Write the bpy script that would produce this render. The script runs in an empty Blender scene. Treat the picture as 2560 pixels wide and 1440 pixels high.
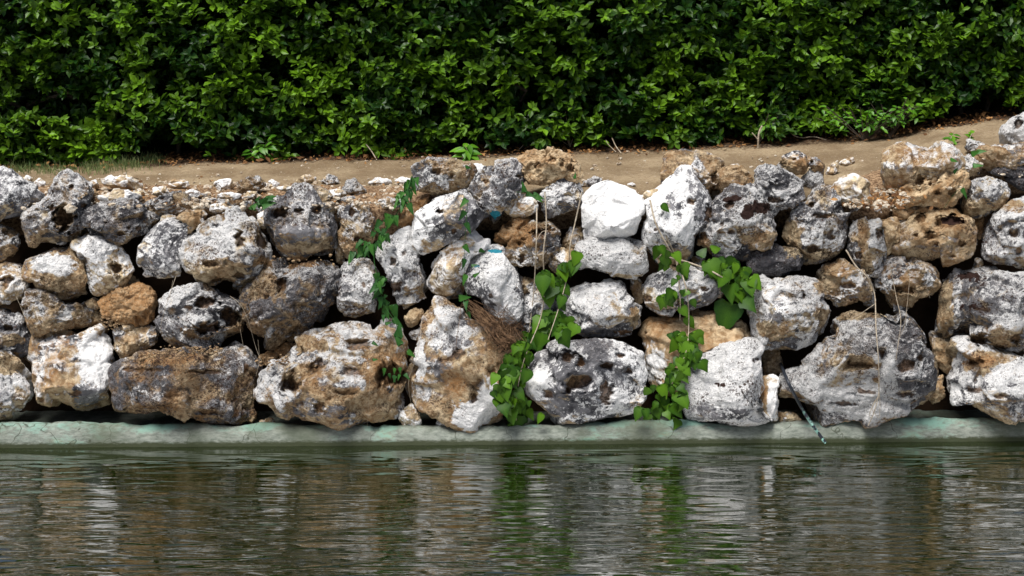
import bpy, bmesh, math, random
import numpy as np
from mathutils import Vector, Matrix, Euler

random.seed(7)
RNG = np.random.default_rng(7)
C = bpy.context.scene.collection
SC = bpy.context.scene

# ------------------------------------------------------------------ camera, light, exposure
F_PX, CAM_H, CAM_D, PITCH = 4000.0, 2.8, 8.0, math.radians(13.75)
cam = bpy.data.cameras.new('camera'); cam_ob = bpy.data.objects.new('camera', cam); C.objects.link(cam_ob)
cam.lens = F_PX / 2560 * 36; cam.sensor_width = 36; cam.clip_start = 0.05; cam.clip_end = 2000
cam_ob.location = (0, -CAM_D, CAM_H); cam_ob.rotation_euler = (math.radians(90) - PITCH, 0, 0)
SC.camera = cam_ob

SUN_EL, SUN_AZ = math.radians(68), math.radians(215)      # azimuth measured like a compass, +Y = 0
world = bpy.data.worlds.new('World'); SC.world = world; world.use_nodes = True
wn = world.node_tree.nodes; wl = world.node_tree.links
sky = wn.new('ShaderNodeTexSky'); sky.sky_type = 'NISHITA'; sky.sun_disc = False
sky.sun_elevation = SUN_EL; sky.sun_rotation = SUN_AZ; sky.dust_density = 4.0; sky.air_density = 1.0; sky.ozone_density = 1.0
wn['Background'].inputs['Strength'].default_value = 0.055
wl.new(sky.outputs[0], wn['Background'].inputs['Color'])
sl = bpy.data.lights.new('sun', 'SUN'); sl.energy = 3.2; sl.angle = math.radians(30); sl.color = (1.0, 0.98, 0.95)
so = bpy.data.objects.new('sun', sl); C.objects.link(so)
sd = Vector((math.sin(SUN_AZ) * math.cos(SUN_EL), math.cos(SUN_AZ) * math.cos(SUN_EL), math.sin(SUN_EL)))
so.rotation_euler = sd.to_track_quat('Z', 'Y').to_euler(); so.location = (0, -4, 8)
SC.view_settings.view_transform = 'Standard'; SC.view_settings.look = 'None'
SC.view_settings.exposure = 0.66; SC.view_settings.gamma = 1.0; SC.view_settings.use_curve_mapping = False
SC.cycles.max_bounces = 6; SC.cycles.diffuse_bounces = 2; SC.cycles.glossy_bounces = 3
SC.cycles.transparent_max_bounces = 4; SC.cycles.use_denoising = True

# ------------------------------------------------------------------ geometry of the place
CAMP = np.array([0, -CAM_D, CAM_H])
def ray(x, y):
    u = (x - 1280) / F_PX; v = (720 - y) / F_PX
    return np.array([u, math.cos(PITCH) + v * math.sin(PITCH), -math.sin(PITCH) + v * math.cos(PITCH)])
def at(x, y, Y):
    r = ray(x, y); return CAMP + r * ((Y + CAM_D) / r[1])
def project(P):
    d = P - CAMP
    zc = d[:, 1] * math.cos(PITCH) - d[:, 2] * math.sin(PITCH)
    yc = d[:, 1] * math.sin(PITCH) + d[:, 2] * math.cos(PITCH)
    return 1280 + F_PX * d[:, 0] / zc, 720 - F_PX * yc / zc

# earth path on top of the wall: heights along its front edge and along the hedge
GX = np.array([-6, -2.5, -0.8, 0.6, 1.5, 1.9, 2.3, 2.6, 3.0, 6])
GF = np.array([1.20, 1.205, 1.21, 1.25, 1.25, 1.24, 1.34, 1.44, 1.50, 1.55])
HX = np.array([-6, -2.9, -1.66, -0.7, 0.54, 1.5, 2.24, 2.6, 2.9, 6])
HB = np.array([1.19, 1.205, 1.245, 1.27, 1.307, 1.35, 1.39, 1.46, 1.50, 1.6])
def ground_z(X, Y):
    t = np.clip((np.asarray(Y) - 0.5) / 1.2, 0, 1)
    return np.interp(X, GX, GF) * (1 - t) + np.interp(X, HX, HB) * t
def wall_y(z):
    return 0.10 + 0.28 * np.maximum(z, 0)
def solve_wall(x, y, layer=0.0):
    Y = 0.3
    for _ in range(12):
        p = at(x, y, Y); Y = float(wall_y(p[2])) + layer
    return at(x, y, Y)
def solve_ground(x, y):
    r = ray(x, y); lo, hi = 7.0, 13.0
    for _ in range(40):
        m = (lo + hi) / 2; p = CAMP + r * (m / r[1])
        if p[2] > ground_z(p[0], p[1]): lo = m
        else: hi = m
    return p

# ------------------------------------------------------------------ numpy noise
_perm = np.random.default_rng(3).permutation(256); _perm = np.concatenate([_perm, _perm, _perm])
_g = np.random.default_rng(4).normal(size=(256, 3)); _g /= np.linalg.norm(_g, axis=1)[:, None]
def perlin(P):
    P = np.asarray(P); i = np.floor(P).astype(int); f = P - i; i &= 255
    w = f * f * f * (f * (f * 6 - 15) + 10); out = 0
    for a in (0, 1):
        for b in (0, 1):
            for c in (0, 1):
                h = _perm[_perm[_perm[i[:, 0] + a] + i[:, 1] + b] + i[:, 2] + c]
                g = _g[h]; d = (g * (f - np.array([a, b, c]))).sum(1)
                out = out + d * (w[:, 0] if a else 1 - w[:, 0]) * (w[:, 1] if b else 1 - w[:, 1]) * (w[:, 2] if c else 1 - w[:, 2])
    return out * 1.5
def sstep(a, b, x):
    t = np.clip((x - a) / (b - a), 0, 1); return t * t * (3 - 2 * t)

# ------------------------------------------------------------------ helpers
def tag(o, label=None, cat=None, group=None, kind=None):
    if label: o['label'] = label
    if cat: o['category'] = cat
    if group: o['group'] = group
    if kind: o['kind'] = kind
    return o
def link(name, me, mat=None, parent=None):
    o = bpy.data.objects.new(name, me); C.objects.link(o)
    if mat is not None and len(me.materials) == 0: me.materials.append(mat)
    if parent is not None: o.parent = parent
    return o
def empty(name, loc=(0, 0, 0)):
    o = bpy.data.objects.new(name, None); o.empty_display_size = 0.1; C.objects.link(o); o.location = loc; return o
def mesh_np(name, V, Fc, smooth=True):
    me = bpy.data.meshes.new(name); V = np.asarray(V, dtype=np.float32); Fc = np.asarray(Fc, dtype=np.int32)
    n, k = Fc.shape
    me.vertices.add(len(V)); me.vertices.foreach_set('co', V.ravel())
    me.loops.add(n * k); me.loops.foreach_set('vertex_index', Fc.ravel())
    me.polygons.add(n); me.polygons.foreach_set('loop_start', np.arange(0, n * k, k, dtype=np.int32))
    me.polygons.foreach_set('loop_total', np.full(n, k, dtype=np.int32))
    me.polygons.foreach_set('use_smooth', np.full(n, smooth)); me.update(calc_edges=True); me.validate()
    return me
def add_color(me, name, arr):
    a = me.attributes.new(name, 'FLOAT_COLOR', 'POINT'); a.data.foreach_set('color', np.asarray(arr, dtype=np.float32).ravel())
def grid_mesh(name, P, smooth=True):
    n, m = P.shape[:2]; idx = np.arange(n * m).reshape(n, m)
    Fc = np.stack([idx[:-1, :-1], idx[1:, :-1], idx[1:, 1:], idx[:-1, 1:]], -1).reshape(-1, 4)
    return mesh_np(name, P.reshape(-1, 3), Fc, smooth)
def tube(pts, radii, sides=6):
    pts = [Vector(p) for p in pts]; V = []; Fc = []
    if not hasattr(radii, '__len__'): radii = [radii] * len(pts)
    for i, p in enumerate(pts):
        t = (pts[min(i + 1, len(pts) - 1)] - pts[max(i - 1, 0)]).normalized()
        a = t.cross(Vector((0.3, 1, 0.2))).normalized(); b = t.cross(a)
        for k in range(sides):
            an = 2 * math.pi * k / sides; V.append(p + (a * math.cos(an) + b * math.sin(an)) * radii[i])
    for i in range(len(pts) - 1):
        for k in range(sides):
            k2 = (k + 1) % sides; Fc.append((i * sides + k, i * sides + k2, (i + 1) * sides + k2, (i + 1) * sides + k))
    return [tuple(v) for v in V], Fc
def spline(pts, n=8):
    P = [np.array(p, float) for p in pts]; P = [2 * P[0] - P[1]] + P + [2 * P[-1] - P[-2]]; out = []
    for i in range(1, len(P) - 2):
        for k in range(n):
            t = k / n; a, b, c, d = P[i - 1:i + 3]
            out.append(0.5 * (2 * b + (c - a) * t + (2 * a - 5 * b + 4 * c - d) * t * t + (-a + 3 * b - 3 * c + d) * t ** 3))
    out.append(P[-2]); return out
def join_tubes(name, tubes, mat, parent=None):
    V = []; Fc = []
    for v, f in tubes:
        o = len(V); V += v; Fc += [tuple(i + o for i in q) for q in f]
    return link(name, mesh_np(name, V, Fc), mat, parent)

# ------------------------------------------------------------------ materials
class NT:
    def __init__(s, name):
        s.m = bpy.data.materials.new(name); s.m.use_nodes = True; s.t = s.m.node_tree; s.t.nodes.clear()
        s.out = s.t.nodes.new('ShaderNodeOutputMaterial')
    def n(s, kind, **kw):
        x = s.t.nodes.new(kind)
        for k, v in kw.items(): setattr(x, k, v)
        return x
    def l(s, a, b): s.t.links.new(a, b)
    def _in(s, sock, v):
        if hasattr(v, 'is_linked') or hasattr(v, 'links'): s.l(v, sock)
        else: sock.default_value = v
    def math(s, op, a, b=0.0, c=None, clamp=False):
        x = s.n('ShaderNodeMath', operation=op, use_clamp=clamp); s._in(x.inputs[0], a); s._in(x.inputs[1], b)
        if c is not None: s._in(x.inputs[2], c)
        return x.outputs[0]
    def mix(s, f, a, b, blend='MIX'):
        x = s.n('ShaderNodeMix', data_type='RGBA', blend_type=blend); s._in(x.inputs[0], f)
        for i, v in ((6, a), (7, b)):
            if isinstance(v, tuple): x.inputs[i].default_value = (*v, 1)
            else: s.l(v, x.inputs[i])
        return x.outputs[2]
    def noise(s, vec, scale, detail=4, rough=0.55, dist=0.0):
        x = s.n('ShaderNodeTexNoise'); s.l(vec, x.inputs['Vector']); x.inputs['Scale'].default_value = scale
        x.inputs['Detail'].default_value = detail; x.inputs['Roughness'].default_value = rough; x.inputs['Distortion'].default_value = dist
        return x.outputs['Fac']
    def ramp(s, v, a, b, lo=0.0, hi=1.0):
        x = s.n('ShaderNodeMapRange', interpolation_type='SMOOTHSTEP'); s._in(x.inputs[0], v)
        for i, q in ((1, a), (2, b), (3, lo), (4, hi)): s._in(x.inputs[i], q)
        return x.outputs[0]
    def bsdf(s, col, rough=0.9, spec=0.2, bump=None, dist=0.01, strength=1.0):
        b = s.n('ShaderNodeBsdfPrincipled')
        if isinstance(col, tuple): b.inputs['Base Color'].default_value = (*col, 1)
        else: s.l(col, b.inputs['Base Color'])
        s._in(b.inputs['Roughness'], rough); b.inputs['Specular IOR Level'].default_value = spec
        if bump is not None:
            bp = s.n('ShaderNodeBump'); bp.inputs['Distance'].default_value = dist; bp.inputs['Strength'].default_value = strength
            s.l(bump, bp.inputs['Height']); s.l(bp.outputs[0], b.inputs['Normal'])
        s.l(b.outputs[0], s.out.inputs[0]); return b

def stone_material():
    s = NT('weathered_limestone')
    tc = s.n('ShaderNodeTexCoord').outputs['Object']
    oi = s.n('ShaderNodeObjectInfo').outputs['Random']
    msc = s.n('ShaderNodeVectorMath', operation='SCALE'); s.l(tc, msc.inputs[0]); s.l(s.ramp(s.math('FRACT', s.math('MULTIPLY', oi, 7.31)), 0.0, 1.0, 0.62, 1.35), msc.inputs['Scale'])
    mp = s.n('ShaderNodeVectorMath', operation='ADD'); s.l(msc.outputs[0], mp.inputs[0])
    cx = s.n('ShaderNodeCombineXYZ'); k = s.math('MULTIPLY', oi, 37.0); s.l(k, cx.inputs[0]); s.l(k, cx.inputs[1]); s.l(cx.outputs[0], mp.inputs[1])
    v = mp.outputs[0]
    at_ = s.n('ShaderNodeAttribute', attribute_name='tone'); sep = s.n('ShaderNodeSeparateColor'); s.l(at_.outputs['Color'], sep.inputs[0])
    W, B, D = sep.outputs; A = at_.outputs['Alpha']
    a2 = s.n('ShaderNodeAttribute', attribute_name='wear'); sp2 = s.n('ShaderNodeSeparateColor'); s.l(a2.outputs['Color'], sp2.inputs[0])
    PIT, PAINT, ORG = sp2.outputs
    n1 = s.noise(v, 9, 5, 0.6); n2 = s.noise(v, 28, 6, 0.65, 0.4); n3 = s.noise(v, 95, 4, 0.7); n4 = s.noise(v, 230, 3, 0.7)
    n5 = s.noise(v, 14, 4, 0.6, 0.8)
    # white crust over grey
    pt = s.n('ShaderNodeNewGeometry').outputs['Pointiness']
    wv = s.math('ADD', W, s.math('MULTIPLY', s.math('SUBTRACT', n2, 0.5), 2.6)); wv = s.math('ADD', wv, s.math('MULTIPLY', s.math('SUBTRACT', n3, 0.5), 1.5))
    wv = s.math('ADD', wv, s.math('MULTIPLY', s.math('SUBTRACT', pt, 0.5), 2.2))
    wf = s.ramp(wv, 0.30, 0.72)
    grey = s.mix(s.ramp(n1, 0.35, 0.65), (0.045, 0.044, 0.050), (0.24, 0.235, 0.245))
    white = s.mix(s.ramp(n3, 0.3, 0.7), (0.62, 0.615, 0.61), (0.85, 0.84, 0.82))
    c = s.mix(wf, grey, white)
    # earth-stained stone
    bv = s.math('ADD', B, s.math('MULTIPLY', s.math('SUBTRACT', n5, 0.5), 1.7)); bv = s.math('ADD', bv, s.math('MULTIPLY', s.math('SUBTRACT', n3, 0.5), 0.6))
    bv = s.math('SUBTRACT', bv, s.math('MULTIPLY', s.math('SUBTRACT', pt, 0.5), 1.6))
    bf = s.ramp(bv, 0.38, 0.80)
    tan = s.mix(s.ramp(n2, 0.35, 0.65), (0.19, 0.13, 0.07), (0.64, 0.52, 0.34))
    tan = s.mix(s.math('MULTIPLY', ORG, s.ramp(n3, 0.3, 0.6, 0.45, 1.0)), tan, (0.32, 0.165, 0.065))
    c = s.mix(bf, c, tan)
    # dark lichen speckle
    sp = s.math('ADD', s.math('MULTIPLY', s.math('SUBTRACT', n4, 0.5), 2.2), s.math('MULTIPLY', s.math('SUBTRACT', n3, 0.5), 2.0))
    sp = s.math('ADD', sp, s.math('MULTIPLY', s.math('SUBTRACT', n1, 0.5), 1.6))
    sp = s.math('ADD', sp, s.math('SUBTRACT', D, 0.55))
    sf = s.ramp(sp, 0.0, 0.35)
    dark = s.mix(s.ramp(n2, 0.4, 0.6), (0.022, 0.018, 0.018), (0.060, 0.040, 0.034))
    c = s.mix(s.math('MULTIPLY', sf, 0.86), c, dark)
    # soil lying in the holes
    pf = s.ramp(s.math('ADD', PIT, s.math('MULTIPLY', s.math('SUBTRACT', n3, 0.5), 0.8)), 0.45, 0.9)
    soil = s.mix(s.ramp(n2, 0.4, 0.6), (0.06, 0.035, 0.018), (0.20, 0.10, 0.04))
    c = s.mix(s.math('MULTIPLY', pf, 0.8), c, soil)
    vp = s.n('ShaderNodeTexVoronoi'); vp.inputs['Scale'].default_value = 62; s.l(v, vp.inputs['Vector'])
    pore = s.math('MULTIPLY', s.ramp(vp.outputs['Distance'], 0.22, 0.34, 1, 0), s.ramp(n1, 0.46, 0.60)); pore = s.math('MULTIPLY', pore, s.ramp(D, 0.12, 0.45))
    c = s.mix(s.math('MULTIPLY', pore, 0.9), c, (0.05, 0.026, 0.018))
    # dark moss patches (alpha)
    mf = s.ramp(s.math('ADD', A, s.math('MULTIPLY', s.math('SUBTRACT', n2, 0.5), 1.6)), 0.55, 0.72)
    c = s.mix(mf, c, (0.035, 0.017, 0.013))
    c = s.mix(s.ramp(s.math('ADD', PAINT, s.math('MULTIPLY', s.math('SUBTRACT', n3, 0.5), 1.0)), 0.5, 0.6), c, (0.03, 0.24, 0.32))
    h = s.math('ADD', s.math('MULTIPLY', n3, 1.0), s.math('MULTIPLY', n4, 0.45)); h = s.math('ADD', h, s.math('MULTIPLY', n2, 0.9))
    wv_ = s.n('ShaderNodeTexNoise'); wv_.inputs['Scale'].default_value = 14; wv_.inputs['Detail'].default_value = 3; s.l(v, wv_.inputs['Vector'])
    ws = s.n('ShaderNodeVectorMath', operation='SCALE'); ws.inputs['Scale'].default_value = .055; s.l(wv_.outputs['Color'], ws.inputs[0])
    wa = s.n('ShaderNodeVectorMath', operation='ADD'); s.l(v, wa.inputs[0]); s.l(ws.outputs[0], wa.inputs[1])
    def scal(sc):
        x = s.n('ShaderNodeTexVoronoi'); x.inputs['Scale'].default_value = sc; s.l(wa.outputs[0], x.inputs['Vector']); return x.outputs['Distance']
    v1, v2 = scal(17), scal(44)
    h = s.math('ADD', h, s.math('ADD', s.math('MULTIPLY', v1, 1.5), s.math('MULTIPLY', v2, 0.55)))
    h = s.math('SUBTRACT', h, s.math('MULTIPLY', sf, 0.10))
    st = s.ramp(D, 0.1, 0.6, 0.35, 1.0)
    b = s.bsdf(c, 0.88, 0.18, h, 0.024, 1.0)
    bp = [n for n in s.t.nodes if n.type == 'BUMP'][0]; s.l(st, bp.inputs['Strength'])
    return s.m

def leaf_material(name, dark, light, trans=0.3, rough=0.38, spec=0.35, veins=False):
    s = NT(name)
    a = s.n('ShaderNodeAttribute', attribute_name='leafc')
    oi = s.n('ShaderNodeObjectInfo').outputs['Random']
    f = s.math('ADD', a.outputs['Fac'], s.math('MULTIPLY', s.math('MULTIPLY', oi, oi), 0.85 if veins else 0.0), clamp=True)
    tc = s.n('ShaderNodeTexCoord').outputs['Object']
    n = s.noise(tc, 30, 3)
    f = s.math('ADD', f, s.math('MULTIPLY', s.math('SUBTRACT', n, 0.5), 0.5), clamp=True)
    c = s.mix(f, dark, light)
    b = s.n('ShaderNodeBsdfPrincipled'); s.l(c, b.inputs['Base Color']); b.inputs['Roughness'].default_value = rough
    b.inputs['Specular IOR Level'].default_value = spec
    t = s.n('ShaderNodeBsdfTranslucent'); s.l(s.mix(0.5, c, light), t.inputs[0])
    mx = s.n('ShaderNodeMixShader'); mx.inputs[0].default_value = trans
    s.l(b.outputs[0], mx.inputs[1]); s.l(t.outputs[0], mx.inputs[2]); s.l(mx.outputs[0], s.out.inputs[0])
    return s.m
def plain(name, c1, c2, scale=20, rough=0.9, spec=0.2, bd=0.005, bscale=None):
    s = NT(name); tc = s.n('ShaderNodeTexCoord').outputs['Object']
    n = s.noise(tc, scale, 5, 0.65); h = s.noise(tc, bscale or scale * 3, 5, 0.7)
    s.bsdf(s.mix(s.ramp(n, 0.35, 0.65), c1, c2), rough, spec, h, bd); return s.m

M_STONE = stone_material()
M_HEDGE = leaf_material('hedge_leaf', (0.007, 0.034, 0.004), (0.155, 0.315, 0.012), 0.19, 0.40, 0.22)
M_IVY = leaf_material('ivy_leaf', (0.008, 0.040, 0.003), (0.085, 0.19, 0.009), 0.10, 0.45, 0.2, True)
M_CREEP = leaf_material('creeper_leaf', (0.010, 0.055, 0.012), (0.045, 0.15, 0.018), 0.15, 0.5, 0.25, True)
M_SEED = leaf_material('seedling_leaf', (0.03, 0.12, 0.008), (0.12, 0.29, 0.015), 0.2, 0.4, 0.3, True)
M_GRASS = leaf_material('grass_blade', (0.05, 0.11, 0.03), (0.30, 0.34, 0.14), 0.3, 0.6, 0.2)
M_TWIG = plain('dry_stem', (0.30, 0.24, 0.17), (0.50, 0.43, 0.33), 40)
M_BARK = plain('hedge_bark', (0.035, 0.026, 0.018), (0.10, 0.08, 0.06), 30)
M_ROOT = plain('red_brown_root', (0.09, 0.05, 0.028), (0.24, 0.145, 0.08), 40)
M_CORE = plain('hedge_inner_twig_shade', (0.004, 0.006, 0.003), (0.010, 0.012, 0.006), 25, 1.0, 0.0)  # near-black: inner twigs with the hedge's deep shade put into the colour
M_SOIL = plain('dark_damp_earth', (0.035, 0.02, 0.011), (0.10, 0.055, 0.028), 14, 1.0, 0.05, 0.02)
M_DRYLEAF = leaf_material('dry_leaf', (0.10, 0.045, 0.018), (0.42, 0.22, 0.08), 0.15, 0.7, 0.15)

def path_material():
    s = NT('earth_path'); tc = s.n('ShaderNodeTexCoord').outputs['Object']
    n1 = s.noise(tc, 3, 5, 0.6); n2 = s.noise(tc, 60, 5, 0.75); n3 = s.noise(tc, 120, 2, 0.6)
    c = s.mix(s.ramp(n1, 0.35, 0.7), (0.21, 0.155, 0.092), (0.40, 0.315, 0.20))
    c = s.mix(s.ramp(n2, 0.35, 0.65, 0, 0.55), c, (0.15, 0.09, 0.05))
    c = s.mix(s.ramp(n3, 0.66, 0.74), c, (0.66, 0.60, 0.50))
    a = s.n('ShaderNodeAttribute', attribute_name='dirt_shade'); sep = s.n('ShaderNodeSeparateColor'); s.l(a.outputs['Color'], sep.inputs[0])
    rust = s.mix(s.ramp(n2, 0.4, 0.6), (0.10, 0.055, 0.03), (0.40, 0.27, 0.16))
    fr = s.ramp(s.math('ADD', sep.outputs[0], s.math('MULTIPLY', s.math('SUBTRACT', n1, 0.5), 1.0)), 0.35, 0.65)
    c = s.mix(fr, c, rust)
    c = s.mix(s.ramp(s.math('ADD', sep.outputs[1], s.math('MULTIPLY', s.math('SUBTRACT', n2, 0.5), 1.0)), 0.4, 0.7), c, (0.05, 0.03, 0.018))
    s.bsdf(c, 0.95, 0.1, n2, 0.012); return s.m
def kerb_material():
    s = NT('painted_concrete'); tc = s.n('ShaderNodeTexCoord').outputs['Object']
    mp = s.n('ShaderNodeMapping'); mp.inputs['Scale'].default_value = (1, 1, 3); s.l(tc, mp.inputs[0]); v = mp.outputs[0]
    sep = s.n('ShaderNodeSeparateXYZ'); s.l(tc, sep.inputs[0]); Z = sep.outputs[2]
    n1 = s.noise(v, 4, 5, 0.6); n2 = s.noise(v, 26, 6, 0.7); n3 = s.noise(v, 130, 3, 0.7)
    conc = s.mix(s.ramp(n2, 0.3, 0.7), (0.13, 0.15, 0.125), (0.27, 0.29, 0.25))
    conc = s.mix(s.ramp(n1, 0.58, 0.75, 0, 0.7), conc, (0.38, 0.29, 0.17))
    pf = s.math('ADD', s.ramp(Z, 0.05, 0.12, -0.12, 0.45), s.math('ADD', s.math('MULTIPLY', s.math('SUBTRACT', n1, 0.5), 2.6), s.math('MULTIPLY', s.math('SUBTRACT', n2, 0.5), 1.0)))
    c = s.mix(s.ramp(pf, 0.0, 0.55, 0, 0.85), conc, (0.19, 0.36, 0.29))
    c = s.mix(s.ramp(n3, 0.60, 0.72, 0, 0.7), c, (0.07, 0.075, 0.05))
    vo = s.n('ShaderNodeTexVoronoi', feature='DISTANCE_TO_EDGE'); vo.inputs['Scale'].default_value = 1.7; mq = s.n('ShaderNodeVectorMath', operation='ADD'); s.l(tc, mq.inputs[0])
    nc = s.n('ShaderNodeTexNoise'); nc.inputs['Scale'].default_value = 9; s.l(tc, nc.inputs['Vector']); ns_ = s.n('ShaderNodeVectorMath', operation='SCALE'); ns_.inputs['Scale'].default_value = .25; s.l(nc.outputs['Color'], ns_.inputs[0]); s.l(ns_.outputs[0], mq.inputs[1]); s.l(mq.outputs[0], vo.inputs['Vector'])
    c = s.mix(s.ramp(vo.outputs['Distance'], 0.0, 0.007, 0.85, 0), c, (0.04, 0.045, 0.03))
    n6 = s.noise(tc, 2.2, 4, 0.6); c = s.mix(s.ramp(n6, 0.46, 0.64, 0, 0.7), c, (0.085, 0.10, 0.065))
    al = s.ramp(s.math('ADD', Z, s.math('MULTIPLY', s.math('SUBTRACT', n2, 0.5), 0.03)), 0.014, 0.034, 0.95, 0)
    c = s.mix(al, c, (0.035, 0.042, 0.018))
    s.bsdf(c, 0.8, 0.2, n2, 0.003); return s.m
def water_material():
    s = NT('pond_water'); tc = s.n('ShaderNodeTexCoord').outputs['Object']
    def mapped(sc):
        m = s.n('ShaderNodeMapping'); m.inputs['Scale'].default_value = sc; s.l(tc, m.inputs[0]); return m.outputs[0]
    a = s.noise(mapped((1.2, 7, 1)), 1.0, 1.5, 0.4, 0.5)
    b = s.noise(mapped((3.2, 17, 1)), 1.0, 1.2, 0.4, 0.6)
    c = s.noise(mapped((9, 40, 1)), 1.0, 2, 0.5, 0.3)
    sep = s.n('ShaderNodeSeparateXYZ'); s.l(tc, sep.inputs[0])
    calm = s.ramp(s.math('ADD', s.math('MULTIPLY', sep.outputs[1], -1.0), s.math('MULTIPLY', s.math('SUBTRACT', a, 0.5), 0.3)), 0.02, 0.32, 0.04, 1.0)
    h = s.math('ADD', s.math('MULTIPLY', a, 0.9), s.math('ADD', s.math('MULTIPLY', b, 0.50), s.math('MULTIPLY', c, 0.05)))
    h = s.math('MULTIPLY', h, calm)
    p = s.bsdf((0.007, 0.0125, 0.0015), 0.0, 0.5, h, 0.018, 1.0); p.inputs['IOR'].default_value = 4.6
    return s.m
M_PATH, M_KERB, M_WATER = path_material(), kerb_material(), water_material()

# ------------------------------------------------------------------ setting: ground, path, kerb, water
def backing():
    xs = np.linspace(-4.2, 4.2, 420); P = []
    prof = [(0.0, None)]
    rows = []
    zt = np.interp(xs, GX, GF)
    for t in np.linspace(0, 1, 46):                      # earth bank behind the stones
        z = 0.03 + (zt - 0.02 - 0.03) * t
        Y = wall_y(z) + 0.34 - 0.20 * sstep(.72, 1.0, t)
        for cx, cz, r, d in SOIL_BULGES:
            Y = Y - d * np.exp(-(((xs - cx) / r[0]) ** 2 + ((z - cz) / r[1]) ** 2))
        rows.append(np.stack([xs, Y, z], -1))
    yb = rows[-1][:, 1]
    for t in np.linspace(0, 1, 90)[1:]:
        Y = yb * (1 - t) + 3.2 * t; rows.append(np.stack([xs, Y, ground_z(xs, Y)], -1))
    P = np.stack(rows, 0); q = P.reshape(-1, 3)
    nz = perlin(q * 4) * 0.014 + perlin(q * 13 + 5) * 0.008 + perlin(q * 40 + 9) * 0.005
    q[:, 2] += nz; q[:, 1] -= (np.arange(len(rows)).repeat(len(xs)) < 46) * nz * 3
    me = grid_mesh('earth_path', q.reshape(P.shape))
    i = np.arange(len(rows)).repeat(len(xs)); Y = q[:, 1]; X = q[:, 0]
    rust = np.where(i < 44, 1.0, 0.0); front = np.interp(X, [-3, -1.9, -0.6, 0.0, 1.7, 2.1, 2.4, 3], [.55, .42, .32, .05, .05, .45, .1, 0])
    rust = np.maximum(rust, sstep(front + 0.12, front - 0.02, Y - 0.45) * (front > 0.02))
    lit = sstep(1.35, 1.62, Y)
    gap_shade = (i < 38) * 0.8  # shade of the gaps between stones, painted dark into the earth bank
    add_color(me, 'dirt_shade', np.stack([rust, np.maximum(lit * 0.7, gap_shade), 0 * X, 0 * X + 1], -1))
    tag(link('path', me, M_PATH), kind='structure')
SOIL_BULGES = [(-0.68, 1.0, (0.19, 0.26), 0.20), (1.93, 1.12, (0.20, 0.10), 0.16)]
backing()

# land beyond the hedge and around, reaching the horizon
gp = np.array([[(x, y, 1.05 + 0 * x) for x in (-600., -4.1, 4.1, 600.)] for y in (2.9, 8., 700.)]); 
tag(link('ground', grid_mesh('ground', gp, False), plain('far_ground', (0.06, 0.08, 0.03), (0.14, 0.12, 0.07), 2)), kind='structure')

KX = [-3.4, -2.7, -2.05, -1.97, -1.85, -1.7, -1.5, -1.25, -1.0, -0.6, 0.0, 0.3, 0.6, 0.9, 1.2, 1.65, 2.1, 2.7, 3.4]
KZ = [.128, .125, .118, .092, .104, .112, .095, .105, .100, .088, .080, .088, .115, .108, .082, .098, .118, .102, .10]
def kerb_front(x): return -0.012 + 0.020 * x
def kerb():
    xs = np.linspace(-4.2, 4.2, 700); h = np.interp(xs, KX, KZ) * .93 + perlin(np.stack([xs * 5, xs * 0, xs * 0], -1)) * 0.014 + perlin(np.stack([xs * 17, xs * 0, xs * 0], -1)) * 0.006
    y0 = kerb_front(xs); rows = []
    for dy, f in [(-0.03, -4), (-0.022, -1), (-0.015, -0.2), (-0.008, 0.15), (0.0, .35), (0.008, .55), (0.018, .72), (0.032, .85), (0.05, 0.97), (0.07, 1.0), (0.10, .92), (0.16, .45), (0.5, 0.3)]:
        rows.append(np.stack([xs, y0 + dy, h * f], -1))
    chip = sstep(.25, .5, perlin(np.stack([xs * 9, xs * 0 + 4, xs * 0], -1)));
    for k_ in range(7, len(rows)): rows[k_][:, 2] -= chip * .012; rows[k_][:, 1] += chip * .010
    P = np.stack(rows); q = P.reshape(-1, 3); q[:, 2] += perlin(q * 9) * 0.005 + perlin(q * 30) * 0.003; q[:, 1] += perlin(q * 7 + 3) * 0.006
    o = link('pond_kerb', grid_mesh('pond_kerb', P), M_KERB)
    tag(o, 'low rounded concrete pond rim with worn mint green paint under the stone wall', 'kerb')
kerb()
wp = np.array([[(x, y, 0.) for x in (-60., 60.)] for y in (-60., 0.08)])
tag(link('water', grid_mesh('water', wp, False), M_WATER), kind='structure')
bp_ = np.array([[(x, y, -1.2) for x in (-700., 700.)] for y in (-700., 0.5)])
tag(link('pond_bed', grid_mesh('pond_bed', bp_, False), M_SOIL), kind='structure')

# ------------------------------------------------------------------ stones
# style: white, brown, speckle, orange, pit amount, rough amplitude, squareness
ST = {'G': (.36, .26, .52, .3, .55, 1.0, .62), 'L': (.56, .26, .40, .2, .35, .8, .62), 'W': (1.15, -.5, .12, .0, .02, .35, .55),
      'V': (1.0, -.25, .46, .1, .12, .5, .6), 'S': (.47, .05, .20, .1, .12, .5, .62), 'T': (.45, .75, .22, .35, .35, .8, .62),
      'B': (.34, .52, .58, .5, .9, 1.3, .55), 'R': (.3, 1.1, .2, .95, .6, 1.2, .7), 'C': (.85, .50, .06, .15, .15, .7, .65),
      'M': (.5, .5, .40, .4, .6, 1.0, .6), 'K': (-.2, .05, .6, .1, .3, .8, .6), 'P': (.2, .8, .3, .45, .4, .8, .6), 'Y': (.7, 1.25, .05, .45, .8, 1.2, .6)}
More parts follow.
